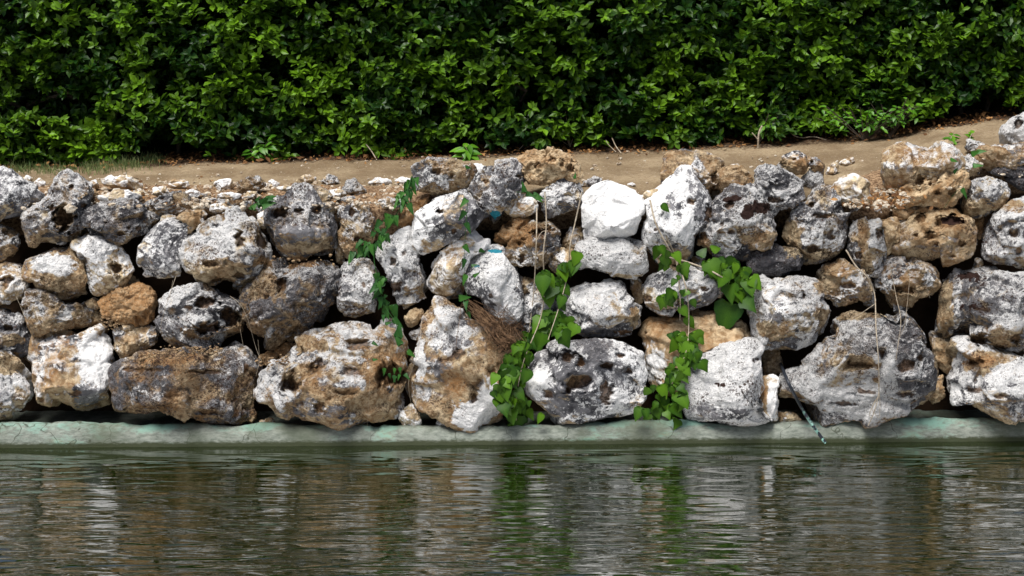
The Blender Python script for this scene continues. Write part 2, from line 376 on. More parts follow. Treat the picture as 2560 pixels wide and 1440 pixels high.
# (style, layer offset in metres, label or None, outline in photo pixels)
WALL = [
('S', 0, None, [(-60,430),(5,415),(35,432),(60,455),(100,478),(112,488),(95,505),(60,530),(20,548),(-60,555)]),
('G', 0, 'grey stone with a deep cave-like hollow near the left edge', [(150,428),(175,425),(200,445),(225,460),(242,490),(232,520),(222,565),(190,600),(150,606),(110,604),(80,612),(75,590),(55,540),(90,512),(118,488),(132,455)]),
('M', .04, None, [(-60,558),(10,560),(45,585),(55,600),(30,635),(0,655),(-60,660)]),
('G', -.01, None, [(205,530),(240,512),(300,502),(350,508),(405,542),(382,560),(375,580),(340,590),(290,612),(262,608),(225,590),(212,560)]),
('T', 0, 'tan boulder with a smooth blue-grey cap', [(90,640),(130,618),(185,622),(200,650),(215,690),(230,742),(180,752),(140,752),(97,735),(88,700),(62,690),(62,655)]),
('C', 0, None, [(183,608),(220,583),(250,590),(290,610),(320,640),(337,680),(325,710),(290,725),(240,738),(228,728),(215,695),(205,660),(188,632)]),
('S', 0, None, [(345,612),(400,560),(420,543),(472,550),(470,590),(457,622),(440,640),(456,668),(453,692),(405,694),(362,688),(342,655)]),
('T', .02, None, [(-60,665),(10,655),(55,660),(72,690),(60,735),(25,765),(-60,770)]),
('M', 0, None, [(55,745),(75,730),(110,732),(160,762),(205,760),(232,780),(225,805),(180,818),(130,824),(90,832),(70,812),(50,780)]),
('G', 0, None, [(-60,768),(20,770),(50,790),(72,830),(86,862),(78,880),(40,890),(-60,880)]),
('R', 0, 'rusty orange crumbly stone below the dark gap on the left', [(250,762),(275,730),(310,715),(350,710),(380,730),(392,770),(388,800),(340,812),(300,808),(262,792)]),
('T', .02, None, [(282,825),(300,812),(340,816),(395,820),(392,852),(350,882),(310,897),(288,870)]),
('G', 0, 'grey stone eaten through by large dark cavities', [(395,805),(400,760),(430,730),(470,718),(520,718),(560,740),(595,757),(617,790),(608,832),(560,842),(540,862),(500,877),(450,877),(415,850)]),
('L', 0, None, [(-60,880),(10,875),(45,910),(75,940),(79,985),(60,1030),(20,1046),(-60,1052)]),
('T', .01, 'tan boulder with a grey crusted corner above the green rim', [(80,905),(90,850),(130,828),(190,832),(255,822),(272,845),(278,875),(287,910),(283,960),(275,1000),(235,1022),(190,1022),(140,1012),(85,1015),(77,960)]),
('B', -.02, 'wide dark brown pitted boulder overhanging the rim', [(290,925),(350,897),(420,880),(500,885),(535,862),(570,860),(620,882),(642,912),(646,960),(641,1010),(645,1045),(620,1062),(540,1066),(480,1062),(440,1050),(400,1037),(345,1047),(312,1050),(292,1000)]),
('L', -.01, 'pale grey rock full of round pits with a ragged underside', [(453,625),(470,590),(500,560),(550,530),(595,512),(615,525),(645,565),(672,605),(682,640),(672,670),(655,692),(620,705),(592,714),(560,704),(545,722),(520,720),(500,702),(492,680),(478,672),(463,655)]),
('G', 0, 'grey block with layered ledges above the brown boulder', [(672,520),(690,495),(730,470),(785,466),(825,480),(832,520),(846,560),(842,600),(832,628),(780,637),(735,650),(705,645),(680,610),(668,570)]),
('M', .03, None, [(838,510),(870,508),(900,505),(925,525),(942,560),(935,600),(905,628),(870,642),(850,610),(848,560)]),
('B', 0, 'dark brown rough boulder with soil on its flat top', [(612,765),(625,730),(645,690),(665,660),(720,648),(800,645),(840,668),(847,720),(838,765),(800,800),(760,830),(720,847),(670,862),(640,850),(622,810)]),
('L', 0, None, [(848,700),(860,660),(890,643),(920,648),(942,680),(946,720),(941,760),(930,790),(890,798),(860,790),(850,760)]),
('M', -.03, 'largest brown and grey boulder with a white streak running down', [(642,985),(655,935),(700,895),(760,845),(830,797),(885,800),(930,825),(962,830),(990,845),(1005,880),(1015,920),(1012,970),(990,1030),(950,1064),(890,1064),(820,1050),(760,1048),(692,1040),(672,1010)]),
('L', .0, None, [(955,800),(985,798),(1005,825),(998,862),(965,860),(942,825)]),
('L', 0, None, [(942,640),(955,600),(995,578),(1025,570),(1030,600),(1045,650),(1065,700),(1075,750),(1012,770),(987,745),(970,690)]),
('S', -.05, 'smooth blue-grey slanted slab with a small round hole', [(1030,585),(1040,530),(1080,503),(1130,482),(1165,462),(1185,480),(1200,512),(1217,532),(1190,560),(1150,590),(1130,612),(1090,632),(1058,640),(1035,612)]),
('R', .05, None, [(993,560),(1005,530),(1040,500),(1075,488),(1065,530),(1030,575),(998,576)]),
('C', -.01, 'smooth cream coloured slanting stone under the blue-grey slab', [(1068,705),(1085,660),(1120,625),(1140,600),(1185,567),(1215,588),(1220,610),(1182,640),(1160,680),(1130,722),(1110,738),(1080,735)]),
('T', .08, None, [(1120,690),(1165,640),(1195,650),(1190,700),(1150,745),(1115,745)]),
('S', -.01, 'tooth shaped white and grey stone with streak of blue paint', [(1165,710),(1172,660),(1200,625),(1250,620),(1280,650),(1300,690),(1304,740),(1300,790),(1270,810),(1235,800),(1222,770),(1205,742),(1170,735)]),
('M', 0, None, [(1030,412),(1060,400),(1120,398),(1172,410),(1190,430),(1180,460),(1130,477),(1090,488),(1045,482),(1030,450)]),
('C', .05, None, [(1162,415),(1200,408),(1220,425),(1200,455),(1170,448)]),
('G', -.02, None, [(1178,480),(1190,440),(1210,408),(1235,410),(1285,400),(1310,420),(1318,465),(1297,492),(1267,507),(1255,532),(1235,562),(1215,532),(1192,512)]),
('Y', .0, 'pale orange honeycombed rock crowning the middle of the wall', [(1290,402),(1330,376),(1380,374),(1430,383),(1452,410),(1460,440),(1440,456),(1380,456),(1330,460),(1308,440)]),
('C', -.01, None, [(1262,505),(1290,488),(1325,490),(1343,507),(1340,527),(1310,542),(1280,546),(1262,525)]),
('R', .03, None, [(1228,602),(1250,562),(1290,545),(1330,550),(1342,580),(1300,600),(1260,610),(1235,610)]),
('M', -.01, 'dark pitted round stone behind the hanging stems', [(1268,628),(1285,592),(1330,560),(1370,553),(1397,580),(1402,620),(1380,652),(1340,670),(1300,668),(1275,652)]),
('L', 0, None, [(1350,502),(1365,470),(1400,450),(1435,447),(1457,480),(1447,515),(1410,537),(1370,542),(1348,522)]),
('T', .10, None, [(1410,600),(1425,565),(1455,570),(1460,610),(1440,640),(1412,635)]),
('W', -.02, 'clean white five-sided chalk block in the upper middle', [(1452,492),(1482,465),(1525,445),(1560,462),(1616,498),(1606,540),(1590,585),(1540,598),(1500,600),(1465,602),(1458,560),(1450,520)]),
('V', -.03, 'white black-speckled stone directly below the chalk block', [(1436,655),(1445,612),(1480,598),(1520,591),(1570,597),(1608,615),(1615,650),(1626,682),(1590,698),(1535,688),(1490,672),(1450,672)]),
('T', .01, None, [(1372,645),(1395,625),(1430,620),(1444,650),(1430,682),(1400,687),(1375,670)]),
('S', -.03, 'tall tapering white-grey stone with a chalky tip', [(1618,560),(1615,510),(1640,465),(1690,430),(1702,414),(1725,417),(1737,440),(1765,470),(1781,510),(1765,560),(1742,592),(1727,640),(1700,666),(1650,652),(1612,622),(1605,590)]),
('P', .10, 'brown-grey rock standing behind the tapering white stone', [(1650,470),(1655,440),(1665,385),(1710,371),(1760,388),(1800,405),(1808,450),(1790,480),(1730,500),(1660,500)]),
('P', .10, None, [(1788,415),(1840,411),(1875,430),(1887,450),(1862,482),(1820,502),(1780,500),(1780,450)]),
('G', -.02, 'large grey stone peppered with small rusty holes', [(1738,580),(1760,540),(1790,500),(1830,465),(1880,468),(1900,500),(1930,535),(1945,570),(1950,602),(1920,612),(1880,625),(1868,652),(1820,656),(1780,632),(1745,612)]),
('G', -.05, None, [(1880,440),(1895,415),(1930,415),(1970,430),(2010,455),(2016,495),(1985,512),(1955,533),(1920,532),(1890,507),(1873,475)]),
('G', 0, None, [(1956,590),(1970,550),(2010,500),(2050,467),(2090,480),(2112,530),(2119,580),(2102,622),(2060,652),(2010,657),(1990,627),(1963,615)]),
('K', -.01, 'flat topped grey wedge stone below the pitted stones', [(1873,650),(1885,613),(1930,609),(1990,625),(2009,650),(2000,677),(1950,688),(1890,692),(1872,680)]),
('L', -.01, None, [(1605,730),(1620,695),(1660,668),(1710,660),(1760,668),(1800,695),(1807,730),(1780,762),(1720,782),(1650,784),(1612,767)]),
('L', 0, 'light grey boulder with broken facets beside the ivy', [(1395,755),(1410,718),(1460,702),(1520,703),(1570,720),(1582,750),(1607,775),(1607,812),(1580,837),(1520,844),(1460,840),(1435,825),(1400,800)]),
('L', .07, None, [(1310,745),(1340,710),(1390,700),(1397,760),(1365,830),(1320,850),(1283,830),(1293,790)]),
('T', .08, None, [(1297,690),(1335,698),(1340,725),(1310,740)]),
('S', -.03, 'blue-grey cavernous boulder between the two ivy columns', [(1308,985),(1320,930),(1340,882),(1400,850),(1500,846),(1560,856),(1610,880),(1619,940),(1612,1000),(1580,1030),(1500,1042),(1450,1060),(1380,1052),(1345,1022)]),
('P', -.01, 'tall peaked brown boulder with a bright white foot', [(1023,950),(1035,900),(1053,850),(1052,790),(1065,760),(1095,741),(1130,765),(1180,795),(1240,850),(1270,880),(1282,930),(1270,1000),(1262,1060),(1180,1069),(1120,1066),(1100,1045),(1110,1028),(1060,1030),(1030,992)]),
('C', .0, None, [(1000,1047),(1005,1020),(1030,1010),(1050,1030),(1050,1062),(1015,1068)]),
('L', .0, None, [(1090,1058),(1105,1038),(1132,1033),(1142,1065),(1110,1069)]),
('T', .02, None, [(1012,792),(1030,773),(1060,775),(1055,802),(1030,820),(1012,808)]),
('L', .03, None, [(1026,832),(1050,818),(1057,840),(1045,852),(1028,848)]),
('Y', .07, 'smooth orange-tan boulder set back behind the ivy', [(1608,870),(1622,800),(1660,783),(1730,783),(1800,773),(1850,798),(1872,840),(1850,865),(1760,880),(1720,930),(1700,990),(1640,985),(1612,930)]),
('V', -.03, 'bright white block speckled black at the water side', [(1715,930),(1740,900),(1790,860),(1850,848),(1890,864),(1906,885),(1902,950),(1900,1020),(1940,1050),(1900,1067),(1850,1069),(1800,1056),(1720,1053),(1708,1000)]),
('C', -.0, None, [(1893,975),(1905,940),(1944,937),(1942,1052),(1905,1045)]),
('L', -.04, 'knobbly pale stone above the dark opening with the pipe', [(1872,800),(1868,740),(1890,710),(1930,690),(1990,679),(2040,700),(2062,730),(2072,780),(2065,812),(2045,852),(1990,868),(1920,873),(1882,850)]),
('G', -.03, 'big round grey boulder behind the hanging dead vine', [(1943,1000),(1950,950),(2000,900),(2060,855),(2083,800),(2130,773),(2200,766),(2260,773),(2312,810),(2340,850),(2327,910),(2322,970),(2302,1010),(2250,1047),(2190,1052),(2130,1048),(2080,1056),(2020,1032),(1960,1002)]),
('M', 0, None, [(2035,695),(2060,660),(2110,653),(2150,670),(2180,710),(2182,740),(2130,757),(2090,762),(2055,740)]),
('L', -.02, None, [(2120,590),(2128,550),(2160,540),(2200,542),(2212,580),(2215,620),(2210,660),(2190,690),(2160,682),(2140,650),(2122,625)]),
('Y', .02, None, [(2190,545),(2240,545),(2252,580),(2235,620),(2205,650),(2195,600)]),
('M', 0, 'small ragged tan stone with notches near the right', [(2188,680),(2220,643),(2280,650),(2338,678),(2347,712),(2320,742),(2290,742),(2270,782),(2230,772),(2195,720)]),
('P', 0, 'pinkish brown stone riddled with holes at the right', [(2233,625),(2240,570),(2275,530),(2330,508),(2385,520),(2432,560),(2446,600),(2432,642),(2370,657),(2300,657),(2250,642)]),
('L', -.03, None, [(2448,612),(2455,570),(2480,520),(2530,495),(2640,480),(2640,675),(2550,674),(2490,662),(2453,642)]),
('G', -.03, 'dark lichen-spotted boulder at the right edge', [(2340,765),(2355,705),(2400,672),(2470,660),(2540,678),(2640,690),(2640,900),(2520,872),(2460,862),(2400,845),(2368,850),(2340,832)]),
('L', -.03, None, [(2363,975),(2373,900),(2390,850),(2430,858),(2500,876),(2640,900),(2640,1075),(2500,1036),(2430,1022),(2375,1012)]),
('T', .05, None, [(2310,985),(2330,945),(2357,940),(2360,995),(2330,1015)]),
('T', .08, None, [(2325,830),(2380,840),(2390,910),(2372,940),(2335,900)]),
('T', .0, 'broad brown-tan rock on top of the wall at the right', [(2198,440),(2200,400),(2205,370),(2250,361),(2330,366),(2370,357),(2402,380),(2407,412),(2370,432),(2330,452),(2260,482),(2215,482)]),
('Y', -.03, 'bright yellow-orange rock near the top right', [(2243,505),(2260,470),(2300,440),(2350,425),(2410,411),(2428,430),(2415,462),(2395,492),(2375,514),(2310,517),(2252,514)]),
('L', -.02, None, [(2403,495),(2430,450),(2470,437),(2505,450),(2526,480),(2500,512),(2460,537),(2420,547),(2402,522)]),
('P', .04, 'reddish flat stone resting above the dark slates', [(2438,402),(2450,374),(2500,364),(2640,360),(2640,412),(2540,420),(2480,427),(2445,412)]),
('K', .02, 'dark slate piece jammed under the reddish stone', [(2460,432),(2490,415),(2550,415),(2640,418),(2640,445),(2520,444)]),
('K', .04, None, [(2505,440),(2540,430),(2640,432),(2640,490),(2550,475)]),
('M', .04, None, [(2398,395),(2425,385),(2452,410),(2445,440),(2412,436)]),
('P', .04, None, [(2225,525),(2270,513),(2300,520),(2280,545),(2240,552)]),
('C', .06, None, [(2163,522),(2200,514),(2212,535),(2180,545)]),
('T', .04, None, [(212,757),(235,743),(255,753),(252,772),(225,774)]),
('R', .06, 'pale orange chip wedged between the lower boulders', [(648,890),(675,873),(697,885),(692,908),(660,914)]),
('R', .07, None, [(688,872),(715,853),(748,860),(737,887),(700,897)]),
('T', .05, None, [(648,1052),(680,1043),(692,1060),(652,1064)]),
('C', .10, None, [(243,492),(290,474),(350,480),(367,500),(332,512),(262,520)]),
('B', .05, None, [(365,512),(380,498),(430,478),(467,485),(478,515),(443,542),(405,548),(370,530)]),
('M', .08, None, [(470,508),(500,496),(560,498),(595,510),(562,532),(520,535),(490,525)]),
('T', .05, None, [(442,540),(480,520),(510,525),(520,545),(482,572),(465,595),(462,560)]),
('L', .08, None, [(635,512),(668,494),(692,500),(684,530),(650,534)]),
('C', .04, None, [(643,535),(660,526),(669,545),(663,572),(645,567)]),
('T', .10, None, [(2140,500),(2170,495),(2195,510),(2165,525)]),
('G', .02, None, [(-60,715),(-20,720),(-25,765),(-60,765)]),
('T', .08, None, [(60,860),(85,845),(92,880),(80,910),(62,895)]),
('M', .1, None, [(590,640),(620,655),(618,720),(585,725)]),
('T', .1, None, [(215,775),(245,770),(262,800),(240,825),(215,815)]),
('T', .1, None, [(840,600),(865,610),(860,660),(838,655)]),
('T', .09, None, [(1575,690),(1605,700),(1610,760),(1585,755)]),
('M', .1, None, [(1725,640),(1760,640),(1765,672),(1730,668)]),
('M', .1, None, [(1875,690),(1905,695),(1890,715),(1872,715)]),
('T', .12, None, [(1905,875),(1950,870),(1955,935),(1910,938)]),
('T', .06, None, [(1945,1030),(1985,1030),(2005,1052),(1950,1058)]),
('T', .1, None, [(2440,640),(2460,655),(2450,680),(2432,672)]),
('M', .1, None, [(2150,690),(2190,700),(2185,770),(2160,765)]),
('R', .1, None, [(2425,540),(2458,545),(2452,600),(2430,580)]),
('M', .1, None, [(1230,800),(1290,800),(1320,850),(1280,880),(1240,850)]),
('T', .1, None, [(595,720),(625,700),(640,740),(615,760)]),
('T', .12, None, [(280,700),(340,690),(350,715),(300,725)]),
]
WALL += [
('C', .09, None, [(262,512),(300,505),(345,512),(340,530),(280,528)]), ('C', .16, None, [(200,475),(235,470),(248,490),(225,500),(202,495)]),
('C', .20, None, [(330,478),(352,470),(362,484),(340,492)]), ('C', .12, None, [(385,470),(412,466),(425,480),(400,492),(380,486)]),
('M', .14, None, [(470,488),(500,482),(530,486),(520,497),(480,498)]), ('C', .12, None, [(540,486),(575,480),(605,488),(590,500),(550,498)]),
('C', .05, None, [(520,512),(560,508),(580,520),(550,532),(522,528)]), ('M', .1, None, [(605,505),(632,500),(640,515),(615,522)]),
('C', .03, None, [(400,540),(430,535),(448,548),(420,560),(402,556)]), ('C', .14, None, [(690,470),(720,462),(740,470),(715,480)]),
('C', .14, None, [(820,478),(850,470),(868,485),(840,500),(822,492)]), ('L', .12, None, [(845,495),(880,490),(905,500),(880,512),(850,510)]),
('C', .05, None, [(2240,548),(2270,542),(2282,556),(2255,566)]), ('M', .05, None, [(2120,525),(2150,520),(2165,538),(2135,545)])]
# the wall goes on beyond both edges of the view
_more = []
for st_, la_, lb_, po_ in WALL:
    xs_ = [q[0] for q in po_]
    if min(xs_) > 0 and max(xs_) < 640: _more.append((st_, la_, None, [(-62 - x, y) for x, y in po_][::-1]))
    if min(xs_) > 2030 and max(xs_) < 2560: _more.append((st_, la_, None, [(5282 - x, y) for x, y in po_][::-1]))
WALL += _more
LOOSE = [
('C', 'cream loose stone with a flat base lying beside the grass, largest of the pale row', [(250,447),(275,441),(325,440),(342,450),(362,468),(330,480),(285,472),(262,460)]),
('C', 'low pale stone with speckled right end on the path near the left ledge', [(418,458),(440,449),(470,453),(477,465),(450,478),(425,467)]),
('W', 'small clean white stone on the rusty soil left of centre ledge', [(457,482),(480,472),(502,480),(497,491),(465,492)]),
('C', 'pale leaning stone on the path with a smaller foot, left of the tall double rock', [(535,458),(550,449),(578,449),(583,468),(570,480),(548,480)]),
('M', 'tallest grey-brown double rock lying on the path above the left wall', [(588,488),(600,455),(625,442),(648,439),(662,465),(640,480),(605,492)]),
('C', 'small white stone just in front of the double rock', [(605,497),(620,477),(647,480),(640,494)]),
('C', 'round pale stone touching the right side of the double rock', [(660,463),(680,447),(702,460),(690,472),(665,472)]),
('C', 'flat cream stone pressed into the path, left of the round grey cobble', [(740,452),(765,436),(792,445),(787,457),(750,462)]),
('L', 'round grey cobble alone on the path', [(800,452),(820,437),(845,443),(847,456),(820,466)]),
('L', 'upright pyramid-shaped grey stone on the path above the broad gap', [(852,478),(868,450),(885,447),(905,468),(914,482),(880,490)]),
('C', 'long low pale stone on the path between the pyramid stone and the wall rise', [(918,458),(940,444),(977,449),(978,462),(940,464)]),
('W', 'thin white stone tucked against the left foot of the raised wall', [(985,452),(1005,442),(1030,446),(1030,458),(1000,462)]),
('M', 'low mossy flat stone on the soil slope left of the creeper', [(943,503),(970,492),(1012,500),(1007,517),(960,522)]),
('C', 'pair-like cream chip behind the leftmost grey boulder', [(52,448),(68,438),(82,445),(82,458),(60,460)]),
('C', 'tiny cream pebble beside the leftmost boulders, right one', [(85,455),(98,446),(115,455),(112,468),(90,468)]),
('C', 'pale stone pressed against the right side of the cave-holed rock', [(215,458),(240,449),(250,470),(225,480)]),
('L', 'small grey stone perched just left of the white chalk block', [(1450,462),(1470,448),(1487,440),(1507,447),(1500,462),(1470,474)]),
('P', 'round brown boulder on the path edge right of the middle', [(1938,418),(1960,385),(1995,374),(2017,385),(2027,410),(2010,432),(1985,437),(1955,428)]),
('P', 'brown stone with a dark hole leaning on the round brown boulder', [(2015,390),(2040,394),(2060,415),(2057,440),(2030,427),(2020,407)]),
('V', 'white dark-spotted stone below the holed brown stone', [(2002,445),(2030,420),(2056,425),(2058,468),(2030,474),(2008,462)]),
('C', 'thin pale flake lying flat on the path at the right', [(2090,412),(2110,398),(2132,394),(2138,405),(2110,418)]),
('C', 'cream stone tucked under the pale flake on the path', [(2062,438),(2072,412),(2095,402),(2097,425),(2072,446)]),
('C', 'rounded cream boulder sitting on the bare soil dip at the right', [(2068,468),(2100,445),(2140,433),(2165,455),(2180,502),(2140,514),(2108,507),(2085,490)]),
('L', 'small whitish stone beside the green seedlings at top right', [(2410,368),(2420,350),(2450,355),(2478,370),(2455,382),(2425,382)]),
('V', 'white rock with a black hole standing at the top right corner', [(2495,362),(2500,330),(2530,292),(2560,280),(2640,270),(2640,372),(2540,366)]),
('P', 'reddish-brown chip lying in the litter of the right soil dip', [(2175,485),(2195,478),(2212,482),(2205,490),(2185,492)]),
('C', 'cream chip on the path right of the chalk block', [(1565,463),(1580,455),(1590,462),(1580,468)]),
('C', 'pale orange chip behind the shoulder of the tapering white stone', [(1602,490),(1620,476),(1645,474),(1640,488),(1612,500)]),
]
# holes: x, y, rx, ry, depth factor
CAV = [(160,548,26,30,1.3),(128,520,16,10,.8),(210,515,9,9,.8),(178,470,8,8,.7),(600,598,14,20,.8),(655,605,14,24,.7),(530,660,22,9,.8),
 (545,700,18,8,1),(598,690,14,8,.8),(520,757,30,14,1.4),(518,820,28,16,1.3),(570,795,28,22,1.1),(590,740,10,8,.8),(470,770,12,6,.6),
 (485,845,8,6,.5),(700,536,18,14,1.2),(745,528,12,9,.9),(790,528,12,10,.9),(700,712,20,22,.8),(760,740,14,8,.8),(725,960,20,20,1.3),(780,925,14,10,1),
 (735,930,10,10,.7),(800,1015,11,14,.9),(822,995,9,6,.7),(800,905,20,14,.6),(880,930,30,14,.7),(870,980,44,7,.8),(980,935,38,26,1.2),(895,865,34,14,.5),
 (1098,530,9,9,1.4),(1135,577,8,7,.8),(1229,740,8,6,.9),(1298,608,7,6,.9),(1308,598,6,5,.8),(1304,645,8,16,.9),(1345,582,16,12,.9),(1270,558,16,12,1.1),(1365,575,16,10,.8),
 (1405,408,8,12,.9),(1425,420,10,10,.9),(1345,415,10,8,.8),(1380,400,8,7,.8),(1785,445,12,12,.9),(1787,478,14,12,1),(1730,505,12,10,.7),(1822,515,12,9,1.),(1740,590,9,7,.7),
 (1825,580,9,7,.9),(1805,560,6,6,.8),(1760,590,8,10,.8),(1770,535,10,20,.9),(1850,580,6,5,.7),(1935,500,20,8,.9),(2035,620,18,10,1.1),(2060,540,20,8,.9),(2030,515,8,8,.9),(2075,585,12,16,.6),
 (1420,890,22,14,.9),(1440,960,36,24,1.0),(1520,915,26,12,1.1),(1575,930,20,9,1.3),(1450,905,12,12,1),(1515,985,16,30,.8),(1370,985,12,10,.6),(1560,890,18,8,.7),
 (1128,900,44,8,.7),(1150,885,16,14,.8),(1185,995,10,14,1.),(1190,960,22,14,.5),(1230,930,12,10,.5),
 (2150,910,34,16,1.1),(2205,880,12,16,1.1),(2165,980,26,8,.8),(2260,915,28,14,.8),(2260,985,22,9,.8),(2300,895,9,8,.9),(2110,1010,30,7,.7),(2010,740,9,12,1.1),(1970,780,8,8,.9),(2025,760,8,6,.7),
 (2300,545,16,14,.9),(2325,585,10,14,1.),(2290,590,10,8,.9),(2370,555,34,16,.7),(2340,610,9,7,.8),(2405,610,8,9,.8),(2380,640,9,6,.8),(2535,585,16,10,1.2),(2545,630,9,9,.7),
 (2450,850,26,16,1.2),(2400,830,20,10,1.),(2500,870,26,8,.9),(2540,845,16,10,.8),(2440,905,16,9,.8),(2460,770,34,8,.7),(2440,975,22,8,.7),(2500,990,20,8,.6),
 (2325,460,9,8,.9),(2300,455,12,14,.9),(2345,480,10,8,.8),(2380,480,8,8,.8),(2547,310,9,16,1.6),(1985,400,5,4,.8),(2030,405,6,7,1.1),
 (20,820,12,8,1),(12,580,10,8,.7),(20,700,16,8,1),(15,715,10,8,1),(105,1000,12,6,.8),(190,985,16,8,.7),(60,770,9,7,.8),(360,925,60,6,.6),(500,930,50,6,.7),(420,990,30,12,.8),(560,1000,40,6,.7),(520,1030,30,6,.6),
 (270,560,10,8,.7),(320,570,10,8,.7),(345,570,8,7,.8),(300,585,10,6,.7),(290,670,16,14,.9),(1620,745,18,10,.6),(1560,830,24,6,.8),(1300,440,8,8,.7),(1215,455,8,6,.6),(1095,430,12,8,.9),(1130,435,8,6,.8),(880,530,9,14,.9),(900,600,12,12,.7),
 (910,710,6,8,.7),(985,655,9,14,.9),(985,720,20,14,.9),(1010,630,6,9,.7),(2145,640,9,8,.7),(2120,715,20,10,.6),(2200,585,10,16,.9),(2260,720,22,14,1.),(1700,760,20,9,.8),(1760,720,14,7,.6),(1640,575,6,5,.6)]
